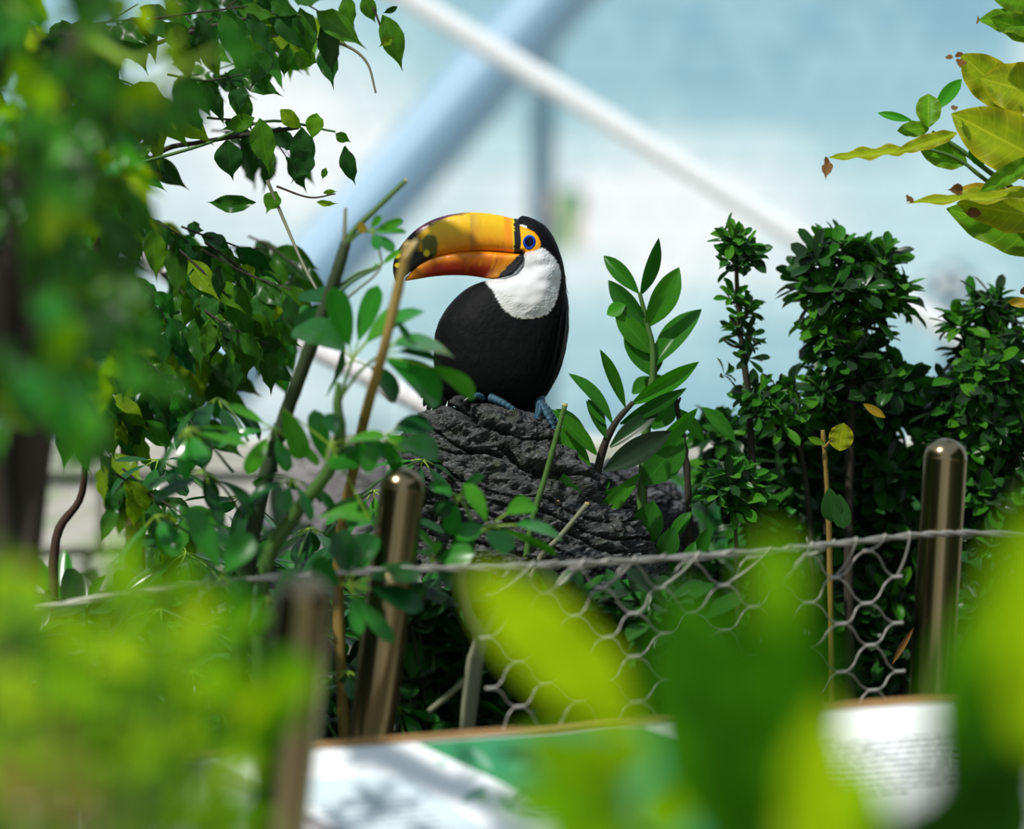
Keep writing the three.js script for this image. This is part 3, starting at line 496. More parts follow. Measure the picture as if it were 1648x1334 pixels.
{
  const cablePts = px([[20, 985, 5.38], [240, 950, 5.36], [450, 928, 5.35], [640, 917, 5.36], [760, 913, 5.38], [900, 908, 5.41], [1050, 900, 5.45], [1230, 886, 5.49], [1350, 875, 5.52], [1480, 861, 5.57], [1560, 858, 5.6], [1760, 866, 5.7]]);
  const o = thing('wire_fence', 'slack fence of woven steel wire hanging from a twisted top cable', 'fence', cablePts[0]);
  const curve = new THREE.CatmullRomCurve3(cablePts.map((p) => p.clone().sub(cablePts[0]))), L = curve.getLength();
  for (let k = 0; k < 2; k++) { const q = []; for (let i = 0; i <= 400; i++) { const t = i / 400, th = t * L / 0.11 * 6.283 + k * 3.14159, T = curve.getTangent(t), n = UP.clone().cross(T).normalize(), b = T.clone().cross(n); q.push(curve.getPoint(t).addScaledVector(n, Math.cos(th) * 0.0024).addScaledVector(b, Math.sin(th) * 0.0024)); } part(o, 'cable', sweep(q, [0.0032], 7, 500), wireMat, cablePts[0]); }
  // woven net: rows of ferrules joined by bowed wires, a little irregular as it sags
  const knot = (c, r) => { const u = 640 + c * 47.2 + (r % 1) * 0, v = 924 + r * 37 - (u - 690) * 0.013 + (r < 1 ? -(u - 690) * 0.045 : -(u - 690) * 0.03) , j = rng(c * 131 + r * 17 + 5); return place(u + (j() - 0.5) * 12 + r * 1.2, v + (j() - 0.5) * 10, mix(5.36, 5.57, (u - 640) / 840)); };
  const K = (c, r) => (r < 0 ? null : knot(c, r));
  for (let c = 3; c <= 17; c++) for (let r = 0; r <= 8; r++) {
    if ((c + r) % 2) continue;
    const p = K(c, r); const f = part(o, 'ferrule', new THREE.CylinderGeometry(0.0031, 0.0031, 0.016, 10), wireMat, p); f.rotation.z = Math.PI / 2 + 0.08;
    for (const s of [-1, 1]) {
      if (r === 8 || c + s < 3 || c + s > 17) continue;
      const q = K(c + s, r + 1), a = p.clone().add(V(s * 0.006, 0, 0.001 * s)), b = q.clone().add(V(-s * 0.006, 0, -0.001 * s)), d = b.clone().sub(a);
      const m1 = d.clone().multiplyScalar(0.3).add(V(s * 0.0015, 0.0015, 0.001)), m2 = d.clone().multiplyScalar(0.7).add(V(-s * 0.0015, -0.0015, 0));
      part(o, 'wire', sweep([V(0, 0, 0), m1, m2, d], [0.0014], 6, 14), wireMat, a);
    }
    if (r <= 1) { const t = clamp((p.x - cablePts[0].x) / (cablePts[11].x - cablePts[0].x)), top = curve.getPoint(t).add(cablePts[0]); const d = top.clone().sub(p); part(o, 'wire_tie', sweep([V(0, 0, 0), d.clone().multiplyScalar(0.5).add(V(0.004, 0, 0.003)), d.clone().add(V(0.002, 0.006, 0.003)), d.clone().add(V(-0.004, 0.003, -0.004))], [0.0018], 6, 14), wireMat, p); }
  }
}
{ // sloping information board: white sheets and leafy pictures printed on it, thin wooden edge
  const tilt = 0.7, W = 1.36, H = 0.62, a = place(190, 1233, 5.0), b = place(1630, 1124, 5.1), x = b.clone().sub(a).normalize(), down = V(0, -Math.sin(tilt), Math.cos(tilt)); down.sub(x.clone().multiplyScalar(down.dot(x))).normalize();
  const n = down.clone().cross(x).normalize(), q = new THREE.Quaternion().setFromRotationMatrix(new THREE.Matrix4().makeBasis(x, down.clone().negate(), n));
  const mid = a.clone().addScaledVector(x, W / 2 - 0.05).addScaledVector(down, H / 2), base = V(mid.x, 0, mid.z), o = thing('information_board', 'sloping information board with white printed sheets and leafy pictures', 'sign', base);
  const print = canvasTex(2048, 936, (c, w, h) => {
    const U = (u) => (u + 0.05) / W * w, Y2 = (v) => v / H * h, poly = (f, ...p) => { c.fillStyle = f; c.beginPath(); p.forEach(([u, v], i) => c[i ? 'lineTo' : 'moveTo'](U(u), Y2(v))); c.fill(); };
    c.fillStyle = '#f4f5f5'; c.fillRect(0, 0, w, h);
    poly('#8b8385', [-0.05, 0], [0.12, 0], [0.3, 0.16], [0.5, 0.32], [0.7, 0.62], [-0.05, 0.62]);
    poly('#b5b3b6', [0.1, 0.03], [0.22, 0.1], [0.26, 0.16], [0.1, 0.1]);
    poly('#f3f6f8', [0.12, 0], [0.4, 0], [0.62, 0.18], [0.9, 0.62], [0.62, 0.62], [0.28, 0.15]);
    poly('#cfe0e6', [0.2, 0.05], [0.38, 0.06], [0.5, 0.2], [0.66, 0.44], [0.4, 0.25]);
    poly('#2f8a55', [0.4, 0], [0.71, 0], [0.93, 0.19], [1.1, 0.62], [0.9, 0.62], [0.62, 0.18]);
    for (let i = 0; i < 60; i++) { const t = rand(), s = rand(); c.fillStyle = pick(['#1c6b40', '#57a878', '#b8c4b8', '#cda9b0', '#2a7d3d', '#7fba5a']); c.globalAlpha = 0.5; c.beginPath(); c.ellipse(U(0.5 + t * 0.45 + (s - 0.5) * 0.2), Y2(0.03 + t * 0.5), rr(8, 36), rr(5, 14), rr(0, 3), 0, 7); c.fill(); c.globalAlpha = 1; }
    poly('#f4f5f5', [0.71, 0], [1.18, 0], [1.31, 0.12], [1.31, 0.62], [1.1, 0.62], [0.93, 0.19]);
    poly('#5f9a2a', [1.135, 0], [1.4, 0], [1.4, 0.3], [1.2, 0.12]);
    c.strokeStyle = '#8a8f94'; c.lineCap = 'round';
    const text = (u0, v0, len, lines, step, slant, size) => { c.lineWidth = size; for (let l = 0; l < lines; l++) { let u = u0 + l * slant; const end = u0 + l * slant + len * (l === lines - 1 ? 0.5 : 1); while (u < end) { const k = rr(0.008, 0.024); c.beginPath(); c.moveTo(U(u), Y2(v0 + l * step)); c.lineTo(U(Math.min(end, u + k)), Y2(v0 + l * step)); c.stroke(); u += k + 0.006; } } };
    text(0.5, 0.115, 0.12, 7, 0.009, 0.012, 4); text(0.22, 0.1, 0.16, 8, 0.011, 0.01, 4); c.strokeStyle = '#43484e'; text(0.775, 0.055, 0.2, 11, 0.0105, 0.017, 5); text(0.99, 0.062, 0.17, 8, 0.011, 0.012, 5); c.strokeStyle = '#4aa0b8'; text(0.765, 0.04, 0.15, 1, 0.01, 0, 8);
  });
  part(o, 'panel', new RoundedBoxGeometry(W, H, 0.012, 2, 0.004), std({ color: rgb(0.6, 0.6, 0.58), roughness: 0.5 }), mid).quaternion.copy(q);
  const sheet = part(o, 'printed_sheet', new THREE.PlaneGeometry(W - 0.01, H - 0.012), std({ map: print, roughness: 0.45 }), mid.clone().addScaledVector(n, 0.0068)); sheet.quaternion.copy(q);
  part(o, 'top_edge', new RoundedBoxGeometry(W + 0.01, 0.01, 0.02, 2, 0.003), std({ color: rgb(0.4, 0.22, 0.07), roughness: 0.6 }), mid.clone().addScaledVector(down, -H / 2 - 0.004)).quaternion.copy(q);
  for (const s of [-0.5, 0.5]) { const p = mid.clone().addScaledVector(x, s); part(o, 'leg', new RoundedBoxGeometry(0.06, p.y - 0.015, 0.06, 2, 0.008), std({ color: rgb(0.12, 0.12, 0.12), roughness: 0.5, metalness: 0.5 }), V(p.x, (p.y - 0.015) / 2, p.z)); }
}

// ------------------------------------------------------------------ plants
const soil = (u, d) => V((u - CX) * d / FPX, BED - 0.02, FAR - d), gnd = (u, d) => V((u - CX) * d / FPX, 0, FAR - d);
{ // lance-leaved upright plant right of the rock: every leaf set by hand
  const p = new Plant('lance_leaf_plant', 'upright plant with glossy lance shaped leaves right of the rock', 'plant', soil(960, 5.95));
  const up = [[930, 1232, 5.95], [936, 1000, 5.95], [944, 870, 5.94], [958, 775, 5.94], [972, 718, 5.93], [992, 678, 5.92], [1019, 647, 5.92]];
  p.stem(up, [0.011, 0.009, 0.0075, 0.006, 0.004], M.bark);
  p.stem([[1020, 1232, 6.0], [1027, 950, 6.0], [1033, 800, 6], [1040, 690, 6], [1050, 610, 6], [1050, 560, 6], [1041, 520, 6], [1029, 470, 6]], [0.011, 0.009, 0.007, 0.005, 0.0035], M.stemGreen);
  const z = (u0, v0, u1, v1, w, o = {}) => p.leafPx(u0, v0, u1, v1, (o.d ?? 6), w * 1.15, G.lance, o.m ?? M.zz, { dz: o.dz ?? rr(-0.02, 0.02), roll: o.roll ?? rr(-0.4, 0.4), up: rr(0.1, 0.4) });
  z(1027, 471, 967, 404, 23); z(1031, 474, 1065, 383, 22, { roll: 0.7 }); z(1040, 520, 972, 449, 29); z(1040, 526, 1100, 429, 36, { roll: 0.3 }); z(1048, 568, 989, 499, 31); z(1053, 588, 1127, 482, 37, { roll: -0.2 });
  z(1056, 608, 1003, 535, 31); z(1017, 650, 1127, 583, 27, { m: M.zzLit, d: 5.93, roll: 0.3 }); z(1018, 634, 1057, 601, 24, { d: 6.03 }); z(1006, 655, 963, 563, 16, { d: 5.92, roll: 0.6 }); z(985, 682, 923, 587, 15, { d: 5.92, roll: 0.7 }); z(974, 682, 946, 643, 15, { d: 5.92 });
  z(998, 682, 1105, 623, 20, { d: 5.93, roll: 0.7 }); z(1004, 690, 1075, 640, 24, { d: 5.98, m: M.shrub }); z(940, 690, 890, 655, 17, { d: 5.93 }); z(1006, 490, 977, 507, 20, { m: M.zzLit }); z(982, 720, 1062, 656, 24, { d: 5.92, m: M.shrub }); z(972, 758, 1082, 692, 36, { d: 5.9, m: M.shrub, roll: 0.2 });
  z(976, 706, 945, 642, 17, { d: 5.92 }); z(939, 858, 1031, 760, 24, { d: 5.91, roll: 0.4 }); z(950, 815, 1030, 777, 20, { d: 5.92, roll: 0.5 }); z(956, 810, 980, 762, 19, { d: 5.93 }); z(928, 858, 905, 762, 46, { d: 5.9, roll: 0.2 }); z(945, 802, 907, 682, 40, { d: 5.92 }); z(960, 732, 891, 656, 22, { d: 5.92 });
  z(939, 884, 1008, 842, 30, { d: 5.91, m: M.shrub }); z(1036, 780, 1100, 704, 50, { d: 5.99, roll: 0.2 }); z(1031, 882, 1052, 806, 45, { d: 5.96, roll: 0.1 }); z(1052, 724, 1125, 658, 22, { d: 5.97, m: M.zzLit, roll: 0.5 }); z(1133, 710, 1094, 658, 18, { d: 6.02 }); z(1183, 712, 1133, 648, 19, { d: 6.02 });
  z(1046, 640, 1062, 600, 30, { d: 6.02 }); z(1050, 690, 1085, 640, 36, { d: 6.05 }); z(1056, 600, 1062, 540, 20, { d: 6.05 }); z(1040, 545, 1028, 500, 16, { d: 6.04, m: M.zzLit });
  for (const [u0, v0, u1, v1, w] of [[1060, 905, 1090, 850, 30], [1085, 920, 1075, 850, 20], [1100, 920, 1118, 870, 18], [900, 940, 870, 880, 24], [985, 960, 1020, 930, 22], [960, 985, 990, 940, 30], [900, 985, 935, 930, 26], [1000, 1010, 955, 975, 24], [1045, 980, 1085, 940, 26], [870, 1000, 905, 955, 24], [925, 1040, 980, 1010, 30], [880, 1080, 850, 1030, 24], [1080, 870, 1110, 820, 20], [1120, 900, 1140, 850, 20]]) z(u0, v0, u1, v1, w, { d: rr(5.8, 6) });
  p.done();
  const dry = new Plant('bare_twig', 'dry brown knobbly twig between the lance leaves and slim shrub', 'twig', soil(1110, 6.05));
  dry.stem([[1112, 1232, 6.05], [1110, 900, 6.05], [1104, 740, 6.05], [1096, 690, 6.05], [1087, 640, 6.05]], [0.008, 0.006, 0.005, 0.004], M.bark, 'stem', 7, 0.35); dry.stem([[1096, 690, 6.05], [1102, 672, 6.04]], [0.003, 0.002], M.bark, 'side_twig'); dry.stem([[1089, 655, 6.05], [1095, 640, 6.04]], [0.003, 0.002], M.bark, 'side_twig');
  const canes = [['cut tan cane standing in front of the rock', [[820, 1232, 5.82], [852, 860, 5.82], [878, 765, 5.82], [896, 700, 5.82], [909, 652, 5.82]], 0.0046, M.stemGreen], ['short cut cane leaning right below the lance leaves', [[790, 1232, 5.8], [865, 905, 5.8], [900, 865, 5.8], [945, 811, 5.8]], 0.0042, M.barkGrey], ['short cut stub beside the leaning cane', [[870, 1120, 5.85], [880, 900, 5.85], [897, 808, 5.85]], 0.004, M.cane], ['tall cut cane rising in front of the tip of the bill', [[560, 1290, 5.6], [545, 900, 5.62], [568, 760, 5.55], [590, 660, 5.45], [618, 560, 5.35], [637, 480, 5.35], [658, 392, 5.35]], 0.0078, M.cane]];
  for (const [label, list, r, m] of canes) { const c = new Plant('cut_cane', label, 'cane', soil(list[0][0], list[0][2])); c.stem(list, [r * 1.15, r, r * 0.95], m, 'stem', 9, 0.12); const e = list[list.length - 1]; part(c.o, 'cut_end', new THREE.CylinderGeometry(r * 0.9, r, 0.004, 12), M.caneTip, place(e[0], e[1] - 1, e[2])); if (r > 0.007) c.stem([[652, 415, 5.34], [664, 398, 5.33], [671, 386, 5.33]], [0.004, 0.0035], M.caneTip, 'split_stub'); }
}
// small-leaved shrubs on the right: rosettes of leaves round every shoot
function shrub(label, u0, d, stems, clumps, most = 300) {
  const p = new Plant('clipped_shrub', label, 'shrub', soil(u0, d), { most });
  for (const [list, r] of stems) p.stem(list.map(([u, v]) => [u, v, d]), [r, r * 0.8, r * 0.55], M.bark, 'stem', 7, 0.2);
  for (const [u, v, a, b, n, len = 40, lit = 0.35] of clumps) {
    for (let k = 0; k < n; k++) {
      const th = rand() * 6.283, ph = Math.acos(rr(-0.75, 1)), rad = rr(0.55, 1), dx = Math.sin(ph) * Math.cos(th), dz = Math.sin(ph) * Math.sin(th), dy = Math.cos(ph);
      const c = place(u + dx * a * rad * 0.8, v - dy * b * rad * 0.8, d - dz * mm(a, d) * 0.8 * rad), axis = V(dx * 0.8, dy * 0.6 + 0.75, dz * 0.8 + 0.25);
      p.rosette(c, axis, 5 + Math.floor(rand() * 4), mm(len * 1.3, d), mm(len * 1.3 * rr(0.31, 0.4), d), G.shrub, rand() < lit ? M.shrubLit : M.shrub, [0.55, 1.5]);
      const inner = place(u, Math.min(v + b * 0.6, v + 40), d); if (k % 2) p.stemV([inner, inner.clone().lerp(c, 0.6).add(V(0, -0.008, 0)), c], [0.0028, 0.0014], M.bark, 'twig', 5);
    }
  }
  return p.done();
}
shrub('slim shrub with a leafy tuft on a tall bare stem, first of the three', 1210, 6.1, [[[[1215, 1232], [1212, 800], [1204, 640], [1192, 540], [1186, 460], [1184, 385]], 0.0065], [[[1196, 560], [1178, 556], [1162, 545]], 0.003]],
  [[1176, 384, 24, 16, 6, 30], [1198, 404, 28, 20, 7, 30], [1184, 424, 26, 14, 5, 28], [1176, 478, 16, 18, 3, 28], [1194, 500, 24, 16, 4, 28], [1192, 535, 26, 14, 4, 28], [1203, 570, 12, 16, 2, 28], [1168, 596, 4, 10, 1, 26], [1230, 630, 36, 26, 6, 34], [1250, 665, 56, 36, 11, 36]]);
shrub('dense clipped shrub with a round leafy head, middle and widest of three', 1370, 6.15, [[[[1368, 1232], [1366, 800], [1370, 640], [1372, 520], [1370, 430]], 0.009], [[[1310, 1232], [1300, 800], [1280, 680]], 0.006], [[[1330, 860], [1327, 760], [1322, 690]], 0.005]],
  [[1345, 420, 60, 36, 13, 42], [1405, 425, 50, 34, 10, 42], [1310, 450, 42, 36, 9, 40], [1370, 470, 92, 40, 22, 42], [1420, 480, 52, 40, 11, 42], [1365, 525, 84, 36, 18, 42], [1360, 575, 62, 34, 12, 42], [1362, 625, 64, 36, 13, 44], [1310, 640, 44, 34, 8, 44], [1440, 600, 40, 36, 7, 42]]);
shrub('low dark middle mass of small leaves under the round headed shrub', 1320, 6.3, [[[[1330, 1232], [1330, 900], [1325, 740]], 0.008], [[[1420, 1232], [1425, 900], [1440, 680]], 0.008]],
  [[1270, 700, 60, 40, 24, 46, 0.03], [1370, 690, 80, 44, 32, 46, 0.03], [1450, 660, 60, 44, 22, 44, 0.05], [1300, 770, 100, 50, 34, 46, 0.03], [1420, 760, 90, 56, 34, 46, 0.03], [1180, 760, 60, 50, 20, 44, 0.1], [1160, 700, 40, 30, 11, 40, 0.1], [1500, 790, 60, 60, 20, 44, 0.03], [1210, 850, 60, 50, 17, 42, 0.05], [1330, 860, 90, 50, 26, 44, 0.05], [1440, 880, 80, 60, 24, 44, 0.05], [1500, 950, 50, 60, 15, 44, 0.05], [1400, 960, 90, 60, 28, 42, 0.05], [1320, 980, 80, 60, 24, 42, 0.05], [1430, 1060, 90, 60, 30, 42, 0.05], [1330, 1090, 100, 60, 30, 42, 0.05], [1230, 1000, 80, 80, 24, 42, 0.05], [1160, 1060, 70, 60, 17, 42, 0.05], [1130, 950, 50, 40, 11, 40, 0.05]]);
shrub('right hand small leaved shrub with stepped tufts behind the sharp post', 1590, 6.2, [[[[1585, 1232], [1588, 800], [1586, 640], [1580, 500]], 0.008]],
  [[1590, 495, 40, 26, 8, 38], [1560, 530, 50, 32, 9, 38], [1615, 530, 44, 36, 8, 38], [1590, 575, 70, 34, 24, 40], [1580, 625, 84, 34, 28, 42], [1550, 650, 60, 30, 17, 42], [1620, 640, 50, 34, 15, 40], [1580, 690, 80, 36, 28, 42], [1540, 720, 50, 40, 15, 42], [1620, 720, 50, 44, 17, 42], [1590, 790, 80, 50, 26, 42, 0.04], [1630, 860, 60, 50, 17, 42, 0.04], [1560, 870, 50, 50, 15, 42, 0.04], [1600, 980, 80, 70, 22, 42, 0.04]]);
shrub('bright low sprig with light green leaves at the foot of slim shrub', 1180, 6.02, [[[[1190, 1232], [1186, 900], [1180, 800]], 0.005]], [[1182, 775, 42, 30, 9, 38, 0.8], [1165, 805, 44, 26, 7, 34, 0.7], [1205, 815, 30, 26, 5, 34, 0.4]]);
{
  const p = new Plant('yellowing_sprig', 'bare brown shoot with yellow veined leaf inside the middle shrub', 'sprig', soil(1325, 6.0));
  p.stem([[1340, 1232, 6], [1334, 850, 5.97], [1330, 770, 5.96], [1324, 692, 5.95]], [0.005, 0.0042, 0.0036], M.cane, 'stem', 7, 0.3); p.stem([[1327, 720, 5.95], [1340, 706, 5.94]], [0.003, 0.002], M.cane, 'side_twig');
  p.leafPx(1338, 690, 1366, 712, 5.94, 30, G.broad, M.yellow); p.leafPx(1350, 725, 1358, 680, 5.94, 40, G.broad, M.yellow); p.leafPx(1328, 715, 1300, 704, 5.94, 12, G.lance, M.yellowGreen); p.leafPx(1390, 650, 1425, 672, 6.0, 14, G.lance, M.orange); p.leafPx(1335, 785, 1340, 840, 5.93, 34, G.leaflet, M.shrub); p.leafPx(1350, 795, 1358, 850, 5.93, 30, G.leaflet, M.shrub);
  p.leafPx(1470, 1010, 1435, 1070, 5.9, 10, G.lance, M.dry); p.done();
}
{ // broad yellow-green leaves reaching in at the top right
  const p = new Plant('yellowing_branch', 'branch of broad yellow green leaves with brown tips reaching in top right', 'branch', soil(1830, 5.9));
  p.stem([[1830, 1226, 5.9], [1820, 900, 5.9], [1795, 600, 5.9], [1780, 420, 5.9]], [0.012, 0.01, 0.008], M.stemGreen); p.stem([[1780, 420, 5.9], [1700, 365, 5.9], [1640, 312, 5.9], [1590, 275, 5.9], [1545, 240, 5.9], [1500, 212, 5.9]], [0.007, 0.0045, 0.003], M.stemGreen); p.stem([[1700, 365, 5.9], [1640, 330, 5.9], [1580, 285, 5.9], [1540, 255, 5.9], [1480, 236, 5.9]], [0.004, 0.0028], M.stemGreen, 'stem'); p.stem([[1700, 365, 5.9], [1720, 200, 5.9], [1690, 40, 5.9]], [0.006, 0.004], M.stemGreen);
  const b = (u0, v0, u1, v1, w, m = M.yellow, o = {}) => p.leafPx(u0, v0, u1, v1, o.d ?? 5.88, w, o.g ?? G.broad, m, { dz: o.dz ?? rr(-0.03, 0.03), roll: o.roll ?? rr(-0.2, 0.2), up: rr(0, 0.2) });
  b(1690, 5, 1598, -8, 44, M.yellowGreen); b(1700, 40, 1576, 30, 46, M.yellowGreen, { roll: 0.5 }); b(1690, 62, 1590, 30, 40, M.yellowGreen);
  b(1640, 170, 1546, 88, 70, M.yellow, { d: 5.95 }); b(1700, 160, 1578, 125, 84, M.yellow, { d: 5.9 }); b(1705, 275, 1531, 178, 96, M.yellow, { d: 5.84, roll: 0 }); b(1478, 238, 1332, 262, 17, M.yellow, { d: 5.86, roll: 0.8 }); b(1540, 214, 1442, 244, 25, M.yellow, { d: 5.83 });
  b(1495, 206, 1444, 210, 26, M.yellowGreen, { d: 5.9 }); b(1494, 204, 1495, 144, 38, M.yellowGreen, { d: 5.88 }); b(1467, 194, 1411, 181, 14, M.zzLit, { g: G.lance }); b(1506, 178, 1548, 124, 22, M.zzLit, { g: G.lance, d: 5.92 }); b(1556, 262, 1478, 234, 44, M.yellowGreen, { d: 5.9 }); b(1665, 255, 1578, 308, 30, M.yellowGreen, { d: 5.82 });
  b(1690, 316, 1458, 322, 24, M.yellow, { d: 5.83, roll: 0.7 }); b(1720, 355, 1535, 330, 66, M.yellow, { d: 5.86 }); b(1730, 400, 1524, 334, 84, M.yellowGreen, { d: 5.9 }); b(1640, 320, 1526, 302, 34, M.orange, { d: 5.89 }); b(1560, 240, 1585, 268, 20, M.zz); b(1700, 360, 1600, 372, 60, M.yellowGreen, { d: 5.92 });
  for (const [u0, v0, u1, v1, w] of [[1336, 260, 1318, 262, 14], [1334, 262, 1328, 283, 10], [1545, 92, 1541, 82, 14], [1548, 95, 1545, 108, 10], [1534, 93, 1518, 90, 6], [1468, 318, 1458, 325, 10], [1550, 305, 1528, 304, 12], [1580, 345, 1545, 338, 15], [1536, 178, 1536, 166, 5], [1576, 32, 1570, 33, 6]]) b(u0, v0, u1, v1, w, M.dry, { d: 5.82, g: G.drip });
  b(1665, 492, 1618, 482, 16, M.orange, { g: G.lance }); b(1660, 470, 1640, 465, 10, M.dry, { g: G.lance });
  p.done();
}
// umbrella plants left of the rock: stems, stalks, whorls of drooping leaflets
function whorl(p, u, v, d, list, from, mats = M.sheff) {             // list of [base u, base v, tip u, tip v, width, material?]
  const c = place(u, v, d), g = new THREE.Group(); g.name = numbered('compound_leaf'); g.position.copy(c).sub(p.o.position); p.o.add(g);
  const stalks = [];
  for (const [u0, v0, u1, v1, w, m] of list) {
    p.leafPx(u0, v0, u1, v1, d + rr(-0.02, 0.02), w, G.leaflet, m ?? mats, { dz: rr(-0.03, 0.03), roll: rr(-0.35, 0.35), up: rr(0.3, 0.72), parent: g });
    const b = place(u0, v0, d).sub(c); if (b.length() > 0.003) stalks.push(sweep([V(0, 0, 0), b.clone().multiplyScalar(0.5).add(V(0, 0.001, 0)), b], [0.0016, 0.0013], 5, 5));
  }
  if (stalks.length) { const m = shadows(new THREE.Mesh(mergeGeometries(stalks), M.stemLime)); m.name = numbered('leaflet_stalk'); g.add(m); }
  if (from) p.stem([from, [(from[0] + u) / 2, (from[1] + v) / 2 - 8, (from[2] + d) / 2], [u, v, d]], [0.003, 0.0022], M.stemGreen, 'petiole', 6);
}
function freeWhorl(p, u, v, d, size, from, mats, n = 7, face = rr(-0.4, 0.6)) {   // a whorl facing up and a little to one side, leaflets hanging
  const c = place(u, v, d), g = new THREE.Group(); g.name = numbered('compound_leaf'); g.position.copy(c).sub(p.o.position); p.o.add(g);
  const axis = V(rr(-0.5, 0.5), 1, 0.25 + face).normalize(), s = V(1, 0, 0).cross(axis).normalize(), t = axis.clone().cross(s), off = rand() * 6, stalks = [], L = mm(size, d);
  for (let i = 0; i < n; i++) {
    const th = off + i / n * 6.283 + rr(-0.2, 0.2), rad = s.clone().multiplyScalar(Math.cos(th)).addScaledVector(t, Math.sin(th)), droop = rr(-0.45, 0.1), dir = rad.clone().multiplyScalar(Math.cos(droop)).addScaledVector(axis, Math.sin(droop)).add(V(0, -0.25, 0)).normalize(), b = dir.clone().multiplyScalar(L * 0.28);
    p.leaf(c.clone().add(b), dir, axis, L * rr(0.75, 1.1), L * rr(0.3, 0.4), G.leaflet, mats, g); stalks.push(sweep([V(0, 0, 0), b.clone().multiplyScalar(0.5).add(V(0, 0.001, 0)), b], [0.0014, 0.001], 5, 4));
  }
  const m = shadows(new THREE.Mesh(mergeGeometries(stalks), M.stemLime)); m.name = numbered('leaflet_stalk'); g.add(m);
  if (from) p.stem([from, [(from[0] + u) / 2, (from[1] + v) / 2 - 10, (from[2] + d) / 2], [u, v, d]], [0.0026, 0.0018], M.stemGreen, 'petiole', 5);
}
{
  const p = new Plant('umbrella_plant', 'tall umbrella plant with cut green tops and finger leaves left of the toucan', 'plant', soil(400, 5.6), { leafName: 'leaflet' });
  p.stem([[372, 1232, 5.6], [400, 900, 5.58], [430, 760, 5.56], [462, 660, 5.55], [495, 570, 5.54], [525, 490, 5.53], [545, 430, 5.52], [557, 390, 5.52]], [0.0135, 0.0115, 0.0105, 0.0085], M.stemDark, 'stem', 9, 0.08);
  p.stem([[550, 410, 5.52], [566, 376, 5.52], [610, 332, 5.52], [653, 291, 5.52]], [0.005, 0.004], M.stemGreen, 'cut_shoot'); p.stem([[653, 291, 5.52], [655, 289, 5.52]], [0.004, 0.0036], M.caneTip, 'cut_end');
  p.stem([[553, 400, 5.52], [555, 370, 5.52], [556, 335, 5.53]], [0.004, 0.0028], M.barkGrey, 'cut_shoot');
  p.stem([[420, 1232, 5.5], [430, 900, 5.48], [480, 820, 5.46], [530, 755, 5.44], [547, 700, 5.43], [543, 650, 5.43], [545, 615, 5.43]], [0.012, 0.0105, 0.009, 0.0045], M.stemGreen, 'stem', 9, 0.1);
  whorl(p, 567, 580, 5.45, [[555, 565, 483, 505, 50], [562, 556, 534, 463, 40], [577, 548, 609, 460, 34, M.sheff[2]], [590, 552, 674, 480, 30, M.sheffLit[1]], [556, 588, 528, 606, 44, M.sheff[0]], [597, 590, 650, 640, 36, M.sheff[3]], [590, 548, 640, 500, 26, M.sheffLit[0]]], [545, 660, 5.44]);
  whorl(p, 610, 572, 5.38, [[636, 556, 738, 546, 44, M.sheffLit[1]], [622, 580, 738, 632, 46, M.sheffLit[1]], [690, 590, 786, 632, 26, M.sheffLit[0]], [648, 540, 654, 526, 24, M.sheff[1]], [640, 566, 716, 570, 20, M.sheff[3]]], [548, 640, 5.42]);
  whorl(p, 600, 372, 5.5, [[606, 370, 650, 352, 13, M.sheffLit[0]], [604, 374, 655, 366, 12, M.sheffLit[0]], [602, 378, 636, 402, 16, M.sheffLit[1]], [598, 366, 612, 348, 10, M.sheffLit[0]], [594, 374, 574, 362, 14, M.orange], [600, 380, 608, 400, 12, M.sheffLit[1]]], [560, 392, 5.52]);
  whorl(p, 612, 428, 5.5, [[616, 424, 642, 402, 9, M.sheffLit[0]], [608, 426, 598, 434, 8, M.sheffLit[0]]], [535, 470, 5.53]); p.stem([[530, 485, 5.53], [570, 450, 5.51], [606, 432, 5.5]], [0.0028, 0.002], M.stemGreen, 'petiole', 6); p.stem([[560, 478, 5.51], [612, 430, 5.5], [608, 395, 5.5]], [0.002, 0.0016], M.barkGrey, 'petiole', 6);
  whorl(p, 524, 500, 5.56, [[512, 490, 480, 545, 40, M.sheff[1]], [520, 486, 500, 468, 34, M.sheff[3]], [505, 500, 470, 530, 30]], null);
  whorl(p, 530, 715, 5.42, [[455, 658, 498, 748, 36, M.sheffLit[0]], [524, 742, 505, 660, 32, M.sheff[2]], [545, 726, 574, 736, 44, M.sheff[2]], [596, 838, 508, 790, 56, M.sheffLit[0]], [540, 700, 528, 658, 26, M.sheff[3]], [560, 712, 612, 690, 22, M.sheffLit[0]], [580, 700, 640, 745, 26, M.sheff[2]]], null);
  whorl(p, 612, 705, 5.4, [[622, 700, 662, 720, 24, M.sheffLit[0]], [620, 708, 640, 760, 26, M.sheff[2]], [604, 712, 590, 760, 28], [632, 694, 700, 668, 30, M.sheff[3]], [640, 715, 712, 712, 30, M.sheff[1]]], [548, 722, 5.42]);
  const fills = [[300, 690, 70], [350, 640, 74], [255, 740, 70], [440, 690, 66], [330, 760, 78], [470, 770, 70], [600, 790, 64], [680, 740, 60], [390, 800, 70], [250, 830, 84], [300, 890, 80], [500, 850, 76], [640, 830, 64]];
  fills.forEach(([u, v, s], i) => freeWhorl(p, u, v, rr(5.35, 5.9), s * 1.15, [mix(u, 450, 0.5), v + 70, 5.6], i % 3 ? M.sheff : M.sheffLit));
  p.done();
}
